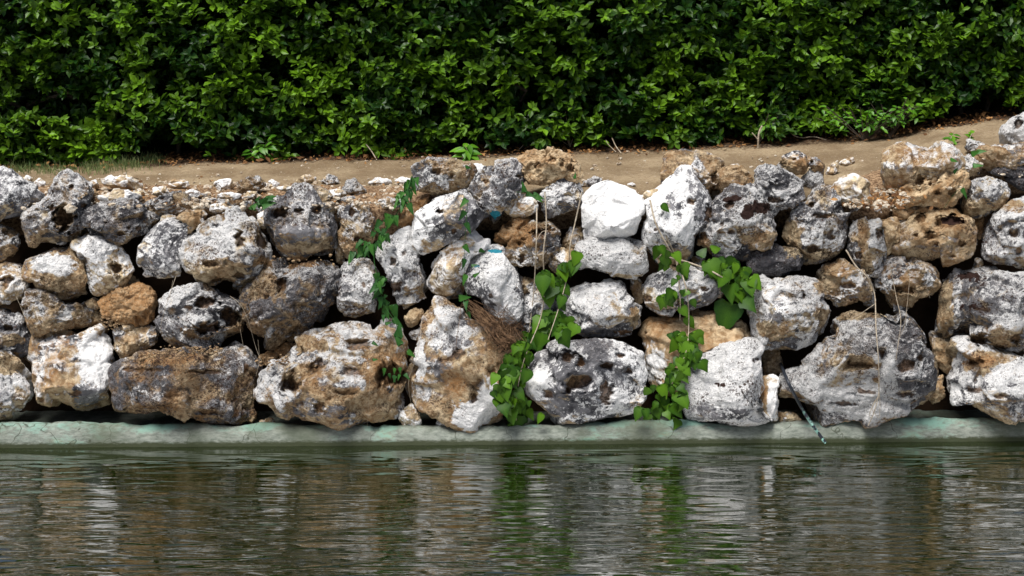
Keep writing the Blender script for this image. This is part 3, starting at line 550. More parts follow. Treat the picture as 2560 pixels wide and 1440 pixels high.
# surface patches: x, y, rx, ry, channel, amount   (w white, b brown, d speckle, m moss, p paint, o orange)
PATCH = [(890,850,70,42,'w',.9),(850,895,60,20,'w',.8),(905,930,28,40,'w',1.1),(865,990,90,30,'b',.7),(930,1010,70,45,'b',.8),(960,930,60,50,'b',1.),(960,930,60,50,'o',.5),(760,940,60,40,'b',.5),(700,990,60,40,'w',.3),
 (1190,1040,85,40,'w',2.0),(1190,1040,70,36,'b',-1.5),(1230,1000,50,60,'w',1.4),(1230,1000,40,50,'b',-1.2),(1090,800,30,60,'w',.5),(1170,830,60,16,'w',.9),(1050,905,16,50,'w',1.4),(1050,905,16,50,'b',-1),(1140,960,40,30,'o',.5),(1130,830,60,60,'b',-.5),(1130,830,60,60,'w',.3),(1080,950,60,70,'b',-.3),(1150,850,60,60,'o',-.3),
 (1130,765,30,10,'w',1.2),(1700,460,20,44,'w',1.4),(1720,560,16,60,'w',1.),(1260,700,40,60,'w',1.2),(1270,770,34,36,'w',1.2),(1200,680,28,40,'b',.5),(1238,628,22,5,'p',1.0),(1238,537,14,12,'p',1.2),(1262,545,8,10,'p',.9),(1192,665,10,5,'p',.6),(1150,1000,6,6,'p',.7),
 (140,660,50,28,'w',.6),(140,660,56,30,'b',-1.),(130,720,70,40,'d',.2),(240,900,44,70,'w',.7),(240,900,46,72,'b',-1.1),(120,930,44,90,'o',.25),(170,850,60,24,'o',.6),(225,985,50,30,'b',-.9),(225,985,50,30,'w',-.5),
 (290,690,36,36,'b',.2),(280,690,34,30,'w',.6),(240,625,40,30,'b',-1.),(240,625,40,30,'d',.3),(380,950,90,60,'o',.3),(420,895,110,16,'b',1.2),(420,895,110,16,'o',.5),(730,655,90,12,'b',1.4),(730,655,90,12,'o',.6),(680,720,30,30,'b',.6),(740,860,90,20,'b',.6),
 (680,520,60,20,'w',.0),(780,540,60,40,'w',.2),(770,580,80,20,'w',-.35),(770,580,80,20,'d',-.35),(770,620,70,14,'b',.6),(560,680,60,30,'b',.6),(520,700,30,30,'b',.6),(450,840,70,34,'b',.3),(600,820,30,40,'b',.9),(520,820,40,20,'o',.7),
 (1060,590,60,40,'w',.3),(1060,540,60,60,'d',-.1),(1130,520,40,50,'b',.5),(1080,615,40,20,'b',.5),(1330,430,60,20,'o',-.2),(1380,380,90,16,'w',.9),(1380,380,90,16,'b',-.2),(1290,600,60,20,'b',.7),(1290,600,60,20,'o',.7),(1320,570,40,16,'o',.9),(1320,570,40,16,'b',.9),
 (1480,640,90,30,'w',.2),(1580,650,40,30,'w',.5),(1600,625,24,20,'b',.5),(1530,690,90,10,'b',.8),(1690,645,60,30,'b',.8),(1640,800,50,20,'o',.3),(1800,820,60,30,'o',-.2),(1640,920,30,60,'b',-.5),(1640,920,30,60,'w',.4),
 (1800,1030,100,24,'w',-1.0),(1800,1030,100,24,'d',-.15),(1885,930,20,80,'w',.8),(1860,1000,50,24,'w',.9),(1890,900,10,10,'m',.8),(1800,960,20,8,'m',.7),(1910,980,12,50,'b',.8),(1910,980,12,50,'o',.6),(1930,1030,12,50,'w',.8),(1930,1000,12,50,'b',-.8),
 (1920,830,60,30,'b',.5),(2020,800,50,50,'b',.4),(1940,750,40,50,'d',-.25),(1960,770,30,30,'w',.2),(2100,900,90,60,'b',.25),(2150,1010,170,50,'w',.8),(2150,910,190,140,'b',-.30),(2150,910,190,140,'w',.26),(2200,850,120,40,'w',-.25),(2200,850,120,40,'d',.15),(2150,910,40,20,'b',1.),(2180,930,30,20,'o',.8),(2200,870,110,30,'d',.15),(2130,785,90,14,'b',1.4),(2230,940,16,60,'w',1.),(2290,1020,60,36,'w',.2),
 (1840,495,20,9,'m',1.0),(1895,520,40,22,'m',.9),(1815,500,10,7,'m',1.1),(1870,540,24,10,'m',.8),(2420,690,40,14,'m',.9),(2470,710,60,20,'m',.55),(2440,770,50,40,'m',.6),(2380,550,34,14,'m',.9),(2330,520,30,8,'m',.7),(2360,750,24,70,'b',1.2),(2360,890,26,60,'b',1.2),(2450,900,40,20,'o',.9),(2450,910,50,30,'b',.8),(2500,840,50,24,'b',.4),(2530,930,50,30,'w',.8),(2540,800,60,50,'w',.3),
 (2540,620,60,40,'w',.3),(2530,515,60,16,'o',.3),(2530,515,60,16,'b',.6),(2160,560,40,40,'w',.1),(2160,590,16,40,'b',.9),(2160,590,14,40,'o',.5),(2195,640,20,30,'w',1.2),(2170,660,16,30,'b',1.),(2070,700,30,40,'b',.6),(2120,700,40,40,'w',.4),(2270,740,60,30,'b',.6),(2260,700,40,26,'o',.4),
 (1800,600,60,40,'w',.4),(1850,540,60,60,'w',.3),(1760,620,24,30,'b',.9),(1760,620,20,30,'o',.5),(1910,600,60,24,'b',.5),(1980,600,24,50,'b',1.),(2060,600,50,40,'w',.5),(2040,635,50,14,'b',.8),(2410,500,24,30,'b',.3),(2440,520,40,20,'b',.9),(2240,380,60,30,'w',.4),(2310,390,60,30,'w',.3),(2240,440,30,50,'o',.3),
 (1465,930,170,110,'w',-.42),(1440,870,120,40,'d',.15),(1345,960,40,40,'w',.7),(1345,960,40,40,'d',-.4),(1530,1000,40,40,'w',.4),(1590,980,30,60,'b',.4),(1500,930,140,90,'b',-.45),(1440,960,34,24,'b',.7),(1525,915,20,10,'o',.9),(1330,1020,60,20,'b',.4),(1450,1050,60,10,'d',-.4),
 (1480,740,80,30,'w',.3),(1550,760,30,60,'b',.3),(1590,800,20,40,'b',.8),(60,980,80,60,'w',.3),(20,910,60,24,'b',1.),(20,850,60,16,'b',.8),(150,600,60,10,'b',.5),(160,550,30,30,'b',1.),(90,600,16,14,'b',.8),(60,470,50,12,'w',.2),(40,530,60,14,'d',.1),(300,530,50,20,'d',.2),(180,790,50,12,'w',.8),(160,815,60,10,'b',.7)]

_ico = {}
def ico(n):
    if n not in _ico:
        bm = bmesh.new(); bmesh.ops.create_icosphere(bm, subdivisions=n, radius=1); bm.verts.ensure_lookup_table()
        V = np.array([v.co[:] for v in bm.verts]); Fc = np.array([[v.index for v in f.verts] for f in bm.faces]); bm.free()
        _ico[n] = (V, Fc)
    return _ico[n]
def vnormals(V, Fc):
    n = np.cross(V[Fc[:, 1]] - V[Fc[:, 0]], V[Fc[:, 2]] - V[Fc[:, 0]]); N = np.zeros_like(V)
    for k in range(3): np.add.at(N, Fc[:, k], n)
    return N / (np.linalg.norm(N, axis=1)[:, None] + 1e-12)
FRONT = {}
def make_stone(name, style, outline, centre, seed, parent=None, label=None, seat=None):
    w, b, d, og, pitamt, rough, e = ST[style]; rng = np.random.default_rng(seed)
    poly = np.array(outline, float)
    n = CAMP - centre; n[2] *= 0.9; n /= np.linalg.norm(n)
    u = np.array([n[1] * -1, n[0], 0.]); u /= np.linalg.norm(u); u *= np.sign(u[0]); v = np.cross(n, u); v *= np.sign(v[2])
    pts = []
    for x, y in poly:
        r = ray(x, y); t = ((centre - CAMP) @ n) / (r @ n); q = CAMP + r * t - centre; pts.append((q @ u, q @ v))
    pts = np.array(pts)
    q = np.empty((len(pts) * 2, 2)); nx = np.roll(pts, -1, 0); q[0::2] = pts * .92 + nx * .08; q[1::2] = pts * .08 + nx * .92; pts = q
    c0 = (pts.max(0) + pts.min(0)) / 2; pts = (pts - c0) * 1.008; centre = centre + u * c0[0] + v * c0[1]
    ext = pts.max(0) - pts.min(0); size = math.sqrt(ext[0] * ext[1]); m = ext.min()
    TH = np.linspace(-math.pi, math.pi, 361); R = np.zeros(361); A = pts; Bp = np.roll(pts, -1, 0)
    for i, th in enumerate(TH):
        dx, dy = math.cos(th), math.sin(th); ex = Bp - A
        den = dx * ex[:, 1] - dy * ex[:, 0]; den = np.where(abs(den) < 1e-12, 1e-12, den)
        t = (A[:, 0] * ex[:, 1] - A[:, 1] * ex[:, 0]) / den; s_ = (A[:, 0] * dy - A[:, 1] * dx) / den
        ok = (t > 0) & (s_ >= -1e-6) & (s_ <= 1 + 1e-6); R[i] = t[ok].max() if ok.any() else m * .4
    lvl = 6 if size > 0.20 else (5 if size > 0.06 else 4)
    D, Fc = ico(lvl)
    q3 = rng.normal(size=4); q3 /= np.linalg.norm(q3)
    # directions: x,z lateral, y depth (front = +)
    rho = np.sqrt(D[:, 0] ** 2 + D[:, 2] ** 2); th = np.arctan2(D[:, 2], D[:, 0]); r = np.interp(th, TH, R)
    bf = min(max(0.46 * m, 0.018), 0.17); bb = min(max(0.55 * m, 0.02), 0.20)
    lat = np.clip(rho, 1e-6, 1) ** e; dep = np.abs(D[:, 1]) ** 0.8 * np.where(D[:, 1] > 0, bf, -bb)
    P = np.stack([np.cos(th) * r * lat, np.sin(th) * r * lat, dep], -1)
    so = rng.uniform(0, 200, 3); sz_ = max(size, 0.05)
    P = P * (1 + perlin(P * (2.2 / sz_) + so) * .08 * (.5 + .5 * rough))[:, None]
    # broken facets: a strongly undercut foot, an upward leaning face, and random breaks
    planes = []
    wobn = perlin(P * (4.5 / sz_) + so + 9) * .009 * sz_ + perlin(P * (13 / sz_) + so + 9) * .004 * sz_
    for _ in range(2 + (rng.random() < .5)):
        a = -math.pi / 2 + rng.normal(0, .5); c = rng.uniform(.45, .72); planes.append((a, c, rng.uniform(.60, .78)))
    for _ in range(2):
        a = math.pi / 2 + rng.normal(0, .7); c = rng.uniform(.62, .90); planes.append((a, c, rng.uniform(.66, .84)))
    for k in range(rng.integers(10, 16)): c = rng.uniform(.42, .95); planes.append((rng.uniform(0, 2 * math.pi), c, rng.uniform(.84, .97) if c < .62 else rng.uniform(.70, .92)))
    eq_ = np.abs(D[:, 1]) < .12
    for a, c, hh in planes:
        s_ = math.sqrt(1 - c * c); nn = np.array([math.cos(a) * s_, math.sin(a) * s_, c]); hm = (P @ nn).max(); h = max(hm * hh, min(.94 * (P[eq_] @ nn).max(), hm * .97)) + wobn
        ov = np.maximum(P @ nn - h, 0); P -= (ov * 0.97)[:, None] * nn
    # chunky broken relief: blended random planes
    K = 16; sd_ = P[rng.integers(0, len(P), K)] * 1.0; dr = rng.normal(size=(K, 3)); dr /= np.linalg.norm(dr, axis=1)[:, None]; offc = rng.uniform(-1, 1, K)
    wob = np.stack([perlin(P * (5 / max(size, .05)) + 31 * j) for j in range(3)], -1) * size * .05
    dist = np.linalg.norm((P + wob)[:, None] - sd_[None], axis=2); wgt = np.exp(-dist / (size * .008)); wgt /= wgt.sum(1)[:, None] + 1e-30
    chunk = (wgt * (offc[None] * size * .030 + ((P[:, None] - sd_[None]) * dr[None]).sum(2) * .32)).sum(1) * (.35 + .65 * rough)
    N = vnormals(P, Fc)
    if ((N * P).sum(1)).mean() < 0: N = -N
    cellc = wgt @ rng.uniform(-1, 1, K); cellb = wgt @ rng.uniform(-1, 1, K)
    Q = P + so
    s = max(size, 0.05)
    disp = perlin(Q * (6 / s) + 7) * 0.006 * s * rough
    ta = rng.normal(0, .35); bed = (P[:, 1] * math.cos(ta) + P[:, 0] * math.sin(ta)) / s * rng.uniform(3.2, 5.5) + perlin(Q * (3 / s) + 17) * .9
    fr = bed - np.floor(bed); led = np.where(fr < .82, (fr / .82) , (1 - fr) / .18); bm_ = sstep(-.05, .4, perlin(Q * (2.2 / s) + 27)) * (style in 'GLBMTRP')
    disp -= led * bm_ * 0.050 * s * min(1.1, rough)
    rg = 1 - np.abs(perlin(Q * (9 / s) + 3)) * 2.2; disp += (rg - 0.5) * 0.010 * s * rough
    fk = min(1, s / .12) * (0.25 + rough)
    disp += perlin(Q * 34 + 3) * 0.0042 * fk + (0.35 - np.abs(perlin(Q * 60 + 13))) * 0.0064 * fk + perlin(Q * 110 + 1) * 0.0036 * fk
    # natural solution pits at two scales
    wp_ = Q + perlin(Q * 20)[:, None] * 0.012
    pa = sstep(.30, .62, perlin(wp_ * 24 + 11)); pb = sstep(.26, .60, perlin(wp_ * 52 + 5)); big = sstep(-.1, .35, perlin(Q * 7 + 21))
    pit = np.clip((pa * .9 + pb * .7) * (0.35 + big) * pitamt, 0, 1.3)
    disp -= (pa * 0.020 + pb * 0.010) * (0.35 + big) * pitamt * min(1, s / .12)
    P = P + N * (disp + np.clip(chunk, -size * .09, size * .06))[:, None]
    Wd = centre + P[:, :1] * u + P[:, 1:2] * v + P[:, 2:] * n
    px, py = project(Wd); front = P[:, 2] > -0.01
    jig = perlin(Q * 16 + 40) * .65 + perlin(Q * 45 + 40) * .5 + perlin(Q * 85 + 40) * .35
    ins = np.zeros(len(P))
    bbx = (poly[:, 0].min(), poly[:, 0].max(), poly[:, 1].min(), poly[:, 1].max())
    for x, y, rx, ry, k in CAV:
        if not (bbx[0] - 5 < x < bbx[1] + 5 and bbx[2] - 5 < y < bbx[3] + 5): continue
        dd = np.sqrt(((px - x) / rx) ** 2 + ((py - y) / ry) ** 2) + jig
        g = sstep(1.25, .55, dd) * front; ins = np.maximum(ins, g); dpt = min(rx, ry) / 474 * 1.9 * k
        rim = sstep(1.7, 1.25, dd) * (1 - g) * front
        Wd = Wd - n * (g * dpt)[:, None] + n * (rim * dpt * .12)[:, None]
    tone = np.zeros((len(P), 4)); tone[:, 0] = w; tone[:, 1] = b; tone[:, 2] = d
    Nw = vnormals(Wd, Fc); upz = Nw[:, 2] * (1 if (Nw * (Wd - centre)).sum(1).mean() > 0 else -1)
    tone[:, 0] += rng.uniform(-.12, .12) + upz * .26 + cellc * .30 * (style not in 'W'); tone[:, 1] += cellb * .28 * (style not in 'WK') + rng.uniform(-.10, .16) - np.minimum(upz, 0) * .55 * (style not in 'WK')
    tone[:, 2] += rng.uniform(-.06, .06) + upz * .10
    org = np.full(len(P), og) + perlin(Q * 9 + 60) * .5; paint = np.zeros(len(P))
    for x, y, rx, ry, ch, am in PATCH:
        if x + rx < bbx[0] or x - rx > bbx[1] or y + ry < bbx[2] or y - ry > bbx[3]: continue
        dd = np.sqrt(((px - x) / rx) ** 2 + ((py - y) / ry) ** 2) + jig * .6
        g = sstep(1.25, .5, dd) * am * front
        if ch == 'p': paint += g
        elif ch == 'o': org += g
        else: tone[:, 'wbdm'.index(ch)] += g
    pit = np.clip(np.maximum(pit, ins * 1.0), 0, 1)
    # origin of the stone at its base
    base = Wd[:, 2].min(); org_pt = np.array([centre[0], centre[1], base])
    if seat is not None: org_pt[2] += 0
    me = mesh_np(name, Wd - org_pt, Fc)
    if (Nw * (Wd - centre)).sum(1).mean() < 0: me.flip_normals()
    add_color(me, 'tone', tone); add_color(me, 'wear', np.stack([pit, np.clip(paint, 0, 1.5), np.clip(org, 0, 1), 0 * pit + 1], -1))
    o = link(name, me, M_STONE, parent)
    if label: o['label'] = label
    o.location = org_pt
    # record front surface for plants (depth towards camera side on a 2 cm grid)
    gi = np.round(Wd[:, 0] / .02).astype(int); gj = np.round(Wd[:, 2] / .02).astype(int)
    for a, b_, y in zip(gi[front][::2], gj[front][::2], Wd[front][::2, 1]):
        k = (a, b_)
        if y < FRONT.get(k, 9): FRONT[k] = y
    return o
def cen(poly):
    a = np.array(poly, float); return (a.max(0) + a.min(0)) / 2
def front_y(x, z, default=None):
    i, j = round(x / .02), round(z / .02); best = 9
    for a in range(-2, 3):
        for b in range(-2, 3): best = min(best, FRONT.get((i + a, j + b), 9))
    return best if best < 9 else float(wall_y(z)) if default is None else default

wall = empty('dry_stone_wall', (0, 0.1, 0.09))
tag(wall, 'dry wall of rough grey, white and tan limestone boulders standing on the pond rim', 'stone wall')
wall_inv = wall.location.copy()
for i, (stl, lay, lab, poly) in enumerate(WALL):
    c = cen(poly); foot = max(q[1] for q in poly) > 1035; p = solve_wall(c[0], c[1], lay - (0.06 if foot else 0.0))
    o = make_stone('stone', stl, poly, p, 100 + i, wall, lab)
    o.location = o.location - wall_inv
for i, (stl, lab, poly) in enumerate(LOOSE):
    a = np.array(poly, float); c = cen(poly); yb = a[:, 1].max()
    g = solve_ground(c[0], yb - 3); m = (a[:, 1].max() - a[:, 1].min()) / 460
    Y = g[1] + 0.25 * m; Y = max(Y, 0.40) if c[1] < 520 else Y
    p = at(c[0], c[1], Y)
    if c[0] > 1930 and c[0] < 2060: p = at(c[0], c[1], 0.62)
    o = make_stone('loose_rock', stl, poly, p, 900 + i)
    tag(o, lab, 'rock', 'loose rocks lying along the path and wall top')

# ------------------------------------------------------------------ leaves
def leaf_mesh(name, pts, fold=0.25, droop=0.25, fac=0.3):
    """half outline (y along, x half width) mirrored about a folded midrib"""
    V = []; Fc = []; n = len(pts)
    for y, x in pts: V.append((0, y, -droop * y * y))
    for s in (-1, 1):
        for y, x in pts: V.append((s * x, y, abs(x) * fold - droop * y * y - 0.10 * x * x * 3))
    for i in range(n - 1):
        Fc.append((i, i + 1, 2 * n + i + 1, 2 * n + i)); Fc.append((i + 1, i, n + i, n + i + 1))
    me = bpy.data.meshes.new(name); me.from_pydata(V, [], Fc); me.validate()
    for p in me.polygons: p.use_smooth = True
    a = me.attributes.new('leafc', 'FLOAT', 'POINT')
    for k in range(len(V)): a.data[k].value = fac + (0.28 if k < n else 0.0)
    return me
IVY = [leaf_mesh('ivy_leaf', [(0, .03), (-.10, .30), (.08, .50), (.30, .46), (.45, .36), (.62, .30), (.80, .16), (1.0, .01)], .22, .22, .05),
       leaf_mesh('ivy_leaf', [(0, .03), (-.12, .26), (.02, .46), (.28, .54), (.42, .38), (.60, .26), (.82, .12), (1.0, .01)], .3, .3, .05),
       leaf_mesh('ivy_leaf', [(0, .03), (-.08, .22), (.12, .40), (.35, .40), (.60, .28), (.85, .10), (1.0, .01)], .15, .35, .15)]
ARROW = [leaf_mesh('creeper_leaf', [(0, .02), (-.14, .26), (.05, .32), (.30, .24), (.65, .14), (1.0, .01)], .3, .2, .1)]
OVAL = [leaf_mesh('oval_leaf', [(0, .02), (.15, .15), (.40, .24), (.65, .20), (.88, .08), (1.0, .01)], .3, .3, .1)]
for m_, L in ((M_IVY, IVY), (M_CREEP, ARROW), (M_SEED, OVAL)):
    for me in L: me.materials.append(m_)
def place_leaf(parent, me, loc, size, nrm, updir, name='leaf'):
    """leaf blade: +Z along nrm, +Y (tip) along updir"""
    o = bpy.data.objects.new(name, me); C.objects.link(o); o.parent = parent
    z = Vector(nrm).normalized(); y = Vector(updir); y = (y - z * y.dot(z)).normalized(); x = y.cross(z)
    M = Matrix((x, y, z)).transposed().to_4x4() @ Matrix.Scale(size, 4); M.translation = Vector(loc) - parent.location
    o.matrix_local = M; return o
R_ = random.Random(11)
def wall_leaf(parent, me, x, y, px_size, tip=-90, out=None, spread=0.8):
    p = at(x, y, .2)
    for _ in range(3):
        fy = front_y(p[0], p[2]); p = at(x, y, fy)
    off = out if out is not None else R_.uniform(.012, .05)
    p = at(x, y, p[1] - off); a = math.radians(tip + R_.uniform(-40, 40))
    return place_leaf(parent, me, p, px_size / 474 * (R_.uniform(.40, .88) if px_size > 33 and px_size < 75 else 1), (R_.uniform(-spread, spread), -1, R_.uniform(-.1, 1.1)), (math.cos(a), -.1, math.sin(a)))
def stem_points(pix, off=.03):
    out = []
    for x, y in pix:
        p = at(x, y, .2)
        for _ in range(3): fy = front_y(p[0], p[2]); p = at(x, y, fy)
        out.append(at(x, y, p[1] - off))
    return out
def band(pts, n, width):
    """n random pixel positions scattered along a polyline; width per point"""
    P = np.array(pts, float); W = np.array(width, float); seg = np.linalg.norm(np.diff(P, axis=0), axis=1); cum = np.concatenate([[0], np.cumsum(seg)])
    out = []
    for _ in range(n):
        t = R_.uniform(0, cum[-1]); x = np.interp(t, cum, P[:, 0]); y = np.interp(t, cum, P[:, 1]); w = np.interp(t, cum, W)
        out.append((x + R_.gauss(0, .5) * w, y + R_.gauss(0, .4) * w))
    return out
def vine(name, label, cat, stems, r, leaves_spec, meshes, stem_mat=M_TWIG, group=None):
    """leaves_spec: list of (x, y, px size, tip angle or None)"""
    p0 = stem_points([stems[0][-1]])[0]; e = empty(name, p0); tag(e, label, cat, group)
    for st in stems:
        pts = spline(stem_points(st), 6); v, f = tube([Vector(p) - e.location for p in pts], [r * (1 - .5 * i / len(pts)) for i in range(len(pts))], 5)
        link('stem', mesh_np('stem', v, f), stem_mat, e)
    for x, y, s, t in leaves_spec:
        wall_leaf(e, R_.choice(meshes), x, y, s, -90 if t is None else t)
    return e
def spec(pts, n, width, s0, s1, tip=None):
    if s0 > 33: n = int(n * 1.1)
    return [(x, y, R_.uniform(s0, s1), tip) for x, y in band(pts, n, width)]

vine('ivy_vine', 'ivy column spilling down to the water beside the cavernous blue-grey boulder', 'ivy',
     [[(1362,480),(1366,560),(1358,640),(1362,720),(1350,800),(1310,900),(1290,1000),(1292,1060)], [(1455,480),(1437,560),(1425,615),(1420,680),(1400,760),(1370,850)]], .0042,
     spec([(1300,850),(1290,950),(1285,1000),(1285,1075)], 62, [22, 45, 60, 30], 34, 58) + spec([(1330,850),(1370,810),(1430,815)], 26, [24, 30, 20], 38, 60)
     + spec([(1350,720),(1390,700),(1400,690)], 12, [40, 40, 30], 46, 66) + spec([(1380,780),(1400,790)], 8, [24, 24], 48, 66) + spec([(1420,620),(1430,640),(1400,690)], 12, [20, 20, 20], 36, 50)
     + spec([(1270,910),(1255,990)], 10, [14, 16], 40, 62), IVY, group='ivy growing on the wall')
vine('ivy_vine', 'ivy strand hanging in front of the orange-tan boulder', 'ivy',
     [[(1625,500),(1640,560),(1672,620),(1690,650),(1715,720),(1722,800),(1715,880),(1680,960)], [(1665,590),(1690,650),(1700,740),(1700,800)]], .005,
     spec([(1650,620),(1700,660),(1690,700)], 12, [22, 24, 24], 30, 46) + spec([(1640,740),(1700,730),(1715,760)], 14, [20, 26, 20], 30, 46) + spec([(1700,820),(1720,860),(1725,900)], 24, [30, 34, 24], 38, 56)
     + spec([(1690,920),(1660,990),(1655,1040)], 46, [30, 40, 36], 36, 56) + [(1752,905,58,-90), (1745,880,50,-80), (1655,512,34,-60)], IVY, group='ivy growing on the wall')
vine('ivy_vine', 'dense ivy clump left of the flat topped grey wedge with a large heart-shaped leaf below', 'ivy',
     [[(1650,640),(1700,650),(1760,670),(1800,690),(1840,720),(1850,770)]], .006,
     spec([(1770,650),(1830,665),(1850,690)], 34, [26, 34, 30], 40, 62) + spec([(1840,680),(1850,730)], 16, [30, 26], 44, 64) + [(1826,760,80,-95), (1862,748,60,-70), (1750,640,34,60), (1780,625,34,70)], IVY, group='ivy growing on the wall')
vine('climbing_creeper', 'dark green creeper with arrow-shaped leaves climbing the left side of the tall peaked boulder', 'creeper',
     [[(1030,440),(1010,500),(985,545),(950,590),(935,640),(945,700),(960,760),(990,810),(1010,870)]], .003,
     spec([(1040,440),(1015,470),(1000,520)], 26, [14, 16, 16], 18, 30) + spec([(990,540),(960,560),(950,600),(900,630)], 34, [20, 22, 20, 18], 16, 30) + spec([(870,640),(920,610)], 12, [16, 16], 16, 28)
     + spec([(945,680),(958,730),(972,780)], 20, [14, 18, 16], 36, 54) + [(985,800,40,-20), (995,840,44,60), (1020,880,46,-20), (1000,860,30,90), (965,810,36,0), (932,857,16,0), (933,900,14,0)]
     + spec([(960,930),(1000,940)], 8, [20, 20], 12, 20), ARROW, M_CREEP, 'creepers on the wall')
vine('climbing_creeper', 'thin creeper thread with sparse leaves crossing the cream slanting stone', 'creeper',
     [[(1170,500),(1165,560),(1162,620),(1162,700),(1170,760)]], .0015,
     [(1165,500,26,-90), (1160,530,26,-90), (1165,560,28,-60), (1162,615,34,-90), (1160,650,24,-90), (1165,690,28,-95), (1180,665,16,0), (1150,745,28,0), (1165,755,24,-60), (1185,690,16,30), (1200,625,20,-40), (1170,780,18,-90)], ARROW, M_CREEP, 'creepers on the wall')
vine('climbing_creeper', 'short leafy creeper sprig on top of the wall behind the pitted pale grey rock', 'creeper',
     [[(620,520),(650,515),(675,500),(690,480)]], .0015, spec([(625,520),(660,515),(675,490)], 16, [12, 12, 12], 16, 28, 10), ARROW, M_CREEP, 'creepers on the wall')
vine('climbing_creeper', 'two-leaf creeper sprig in the gap under the honeycombed orange rock', 'creeper',
     [[(1290,480),(1315,482),(1340,490)]], .0015, [(1310,478,26,90), (1318,485,24,0), (1335,488,28,-30), (1340,492,22,-80), (1165,418,18,0), (1437,445,14,90)], ARROW, M_CREEP, 'creepers on the wall')
vine('climbing_creeper', 'few small leaves growing between the top right rocks', 'creeper',
     [[(2360,520),(2390,480),(2410,470)]], .0012, [(2405,475,28,-50), (2378,400,20,0), (2385,430,18,0), (2435,415,24,0), (2430,385,26,0), (2445,380,22,10)], ARROW, M_CREEP, 'creepers on the wall')

# dead stems
def dead_vine(label, paths, mat=M_TWIG, name='dead_vine', cat='dead vine', r=.004, off=.03):
    p0 = stem_points([paths[0][0]])[0]; e = empty(name, p0); tag(e, label, cat)
    for k, st in enumerate(paths):
        pts = spline(stem_points(st, off), 6); rr = r if k == 0 else r * .5
        v, f = tube([Vector(p) - e.location for p in pts], [rr * (1 - .45 * i / len(pts)) for i in range(len(pts))], 5); link('stem', mesh_np('stem', v, f), mat, e)
dead_vine('dead pale vine hanging down over the big round boulder to the rim', [[(2115,625),(2140,665),(2172,698),(2187,740),(2190,820),(2196,900),(2197,980),(2185,1030),(2170,1065)], [(2120,630),(2150,690),(2152,700)], [(2187,760),(2150,785),(2120,800)], [(2196,960),(2200,1010),(2198,1045)],
     [(2190,1000),(2175,1030),(2176,1045)], [(2196,990),(2180,1020),(2195,1045)], [(2196,925),(2175,920)]])
dead_vine('two thin dead strands hanging over the right shoulder of the round boulder', [[(2225,660),(2240,740),(2252,800),(2245,860),(2240,900)], [(2275,690),(2268,760),(2262,810),(2248,850),(2240,895)], [(2310,700),(2325,745)]], r=.002)
dead_vine('bare stem crossing the holed dark pitted stone', [[(1342,520),(1341,600),(1335,720),(1322,840)], [(1342,600),(1355,580),(1370,577)]], r=.0042)
for lab, p in [('fine dry tendrils dangling beside the cavity-eaten stone', [[(440,690),(420,750),(405,800),(400,830)], [(432,700),(425,745)]]), ('fine dry tendrils dangling left of the brown streaked boulder', [[(575,740),(600,760),(620,800),(640,870),(655,905)], [(600,820),(610,870),(625,890)], [(640,940),(648,900),(645,850)]]),
               ('long thread-like tendril down the side of the peaked boulder', [[(1055,800),(1045,880),(1022,950),(1028,1010),(1040,1080)], [(925,940),(922,1000),(918,1068)]]), ('faint dry tendrils at the far left above the low tan stone', [[(40,740),(55,775),(60,790)], [(72,745),(55,790)]])]:
    dead_vine(lab, p, r=.0012, name='dry_tendril', cat='dry tendril', off=.02)
# root tangle
tb = []
for k in range(80):
    t = R_.random(); x0, y0 = 1140 + 40 * R_.random() + t * 60, 752 + t * 45 + R_.uniform(-10, 12); L = R_.uniform(50, 130); a = math.radians(R_.gauss(42, 14))
    q = [(x0 + L * s * math.cos(a) + R_.uniform(-6, 6), y0 + L * s * math.sin(a) + R_.uniform(-6, 6)) for s in (0, .33, .66, 1)]
    q = [(min(x, 1310), min(y, 870)) for x, y in q]
    tb.append(tube([Vector(p) for p in spline(stem_points(q, R_.uniform(.004, .03)), 3)], .0013, 4))
for k in range(110):
    x0, y0 = R_.gauss(1262, 20), R_.gauss(835, 22); q = [(x0 + R_.uniform(-22, 22), y0 + R_.uniform(-22, 22)) for _ in range(4)]
    tb.append(tube([Vector(p) for p in spline(stem_points(q, R_.uniform(.004, .04)), 3)], .0012, 3))
tag(join_tubes('root_tangle', tb, M_ROOT), 'tangle of fine red-brown dry roots between the peaked boulder and the ivy', 'dry roots', kind='stuff')

# black pipe
pp = [at(1950, 905, .33)] + stem_points([(1966, 945), (1985, 985), (2006, 1024)], .022) + [at(2028, 1058, -.125), at(2048, 1086, -.135), at(2064, 1108, -.15)]
s_ = NT('black_pipe'); tc = s_.n('ShaderNodeTexCoord').outputs['Object']; nn = s_.noise(tc, 40, 3, .6); sep = s_.n('ShaderNodeSeparateXYZ'); s_.l(tc, sep.inputs[0])
ff = s_.math('MULTIPLY', s_.ramp(nn, .50, .54), s_.ramp(sep.outputs[2], .19, .12)); s_.bsdf(s_.mix(ff, (0.018, 0.022, 0.03), (0.25, 0.48, 0.40)), .45, .4)
v, f = tube([Vector(p) for p in spline(pp, 6)], .0085, 12)
tag(link('drain_pipe', mesh_np('drain_pipe', v, f), s_.m), 'thin black pipe with green paint flecks slanting from the gap down into the water', 'pipe')

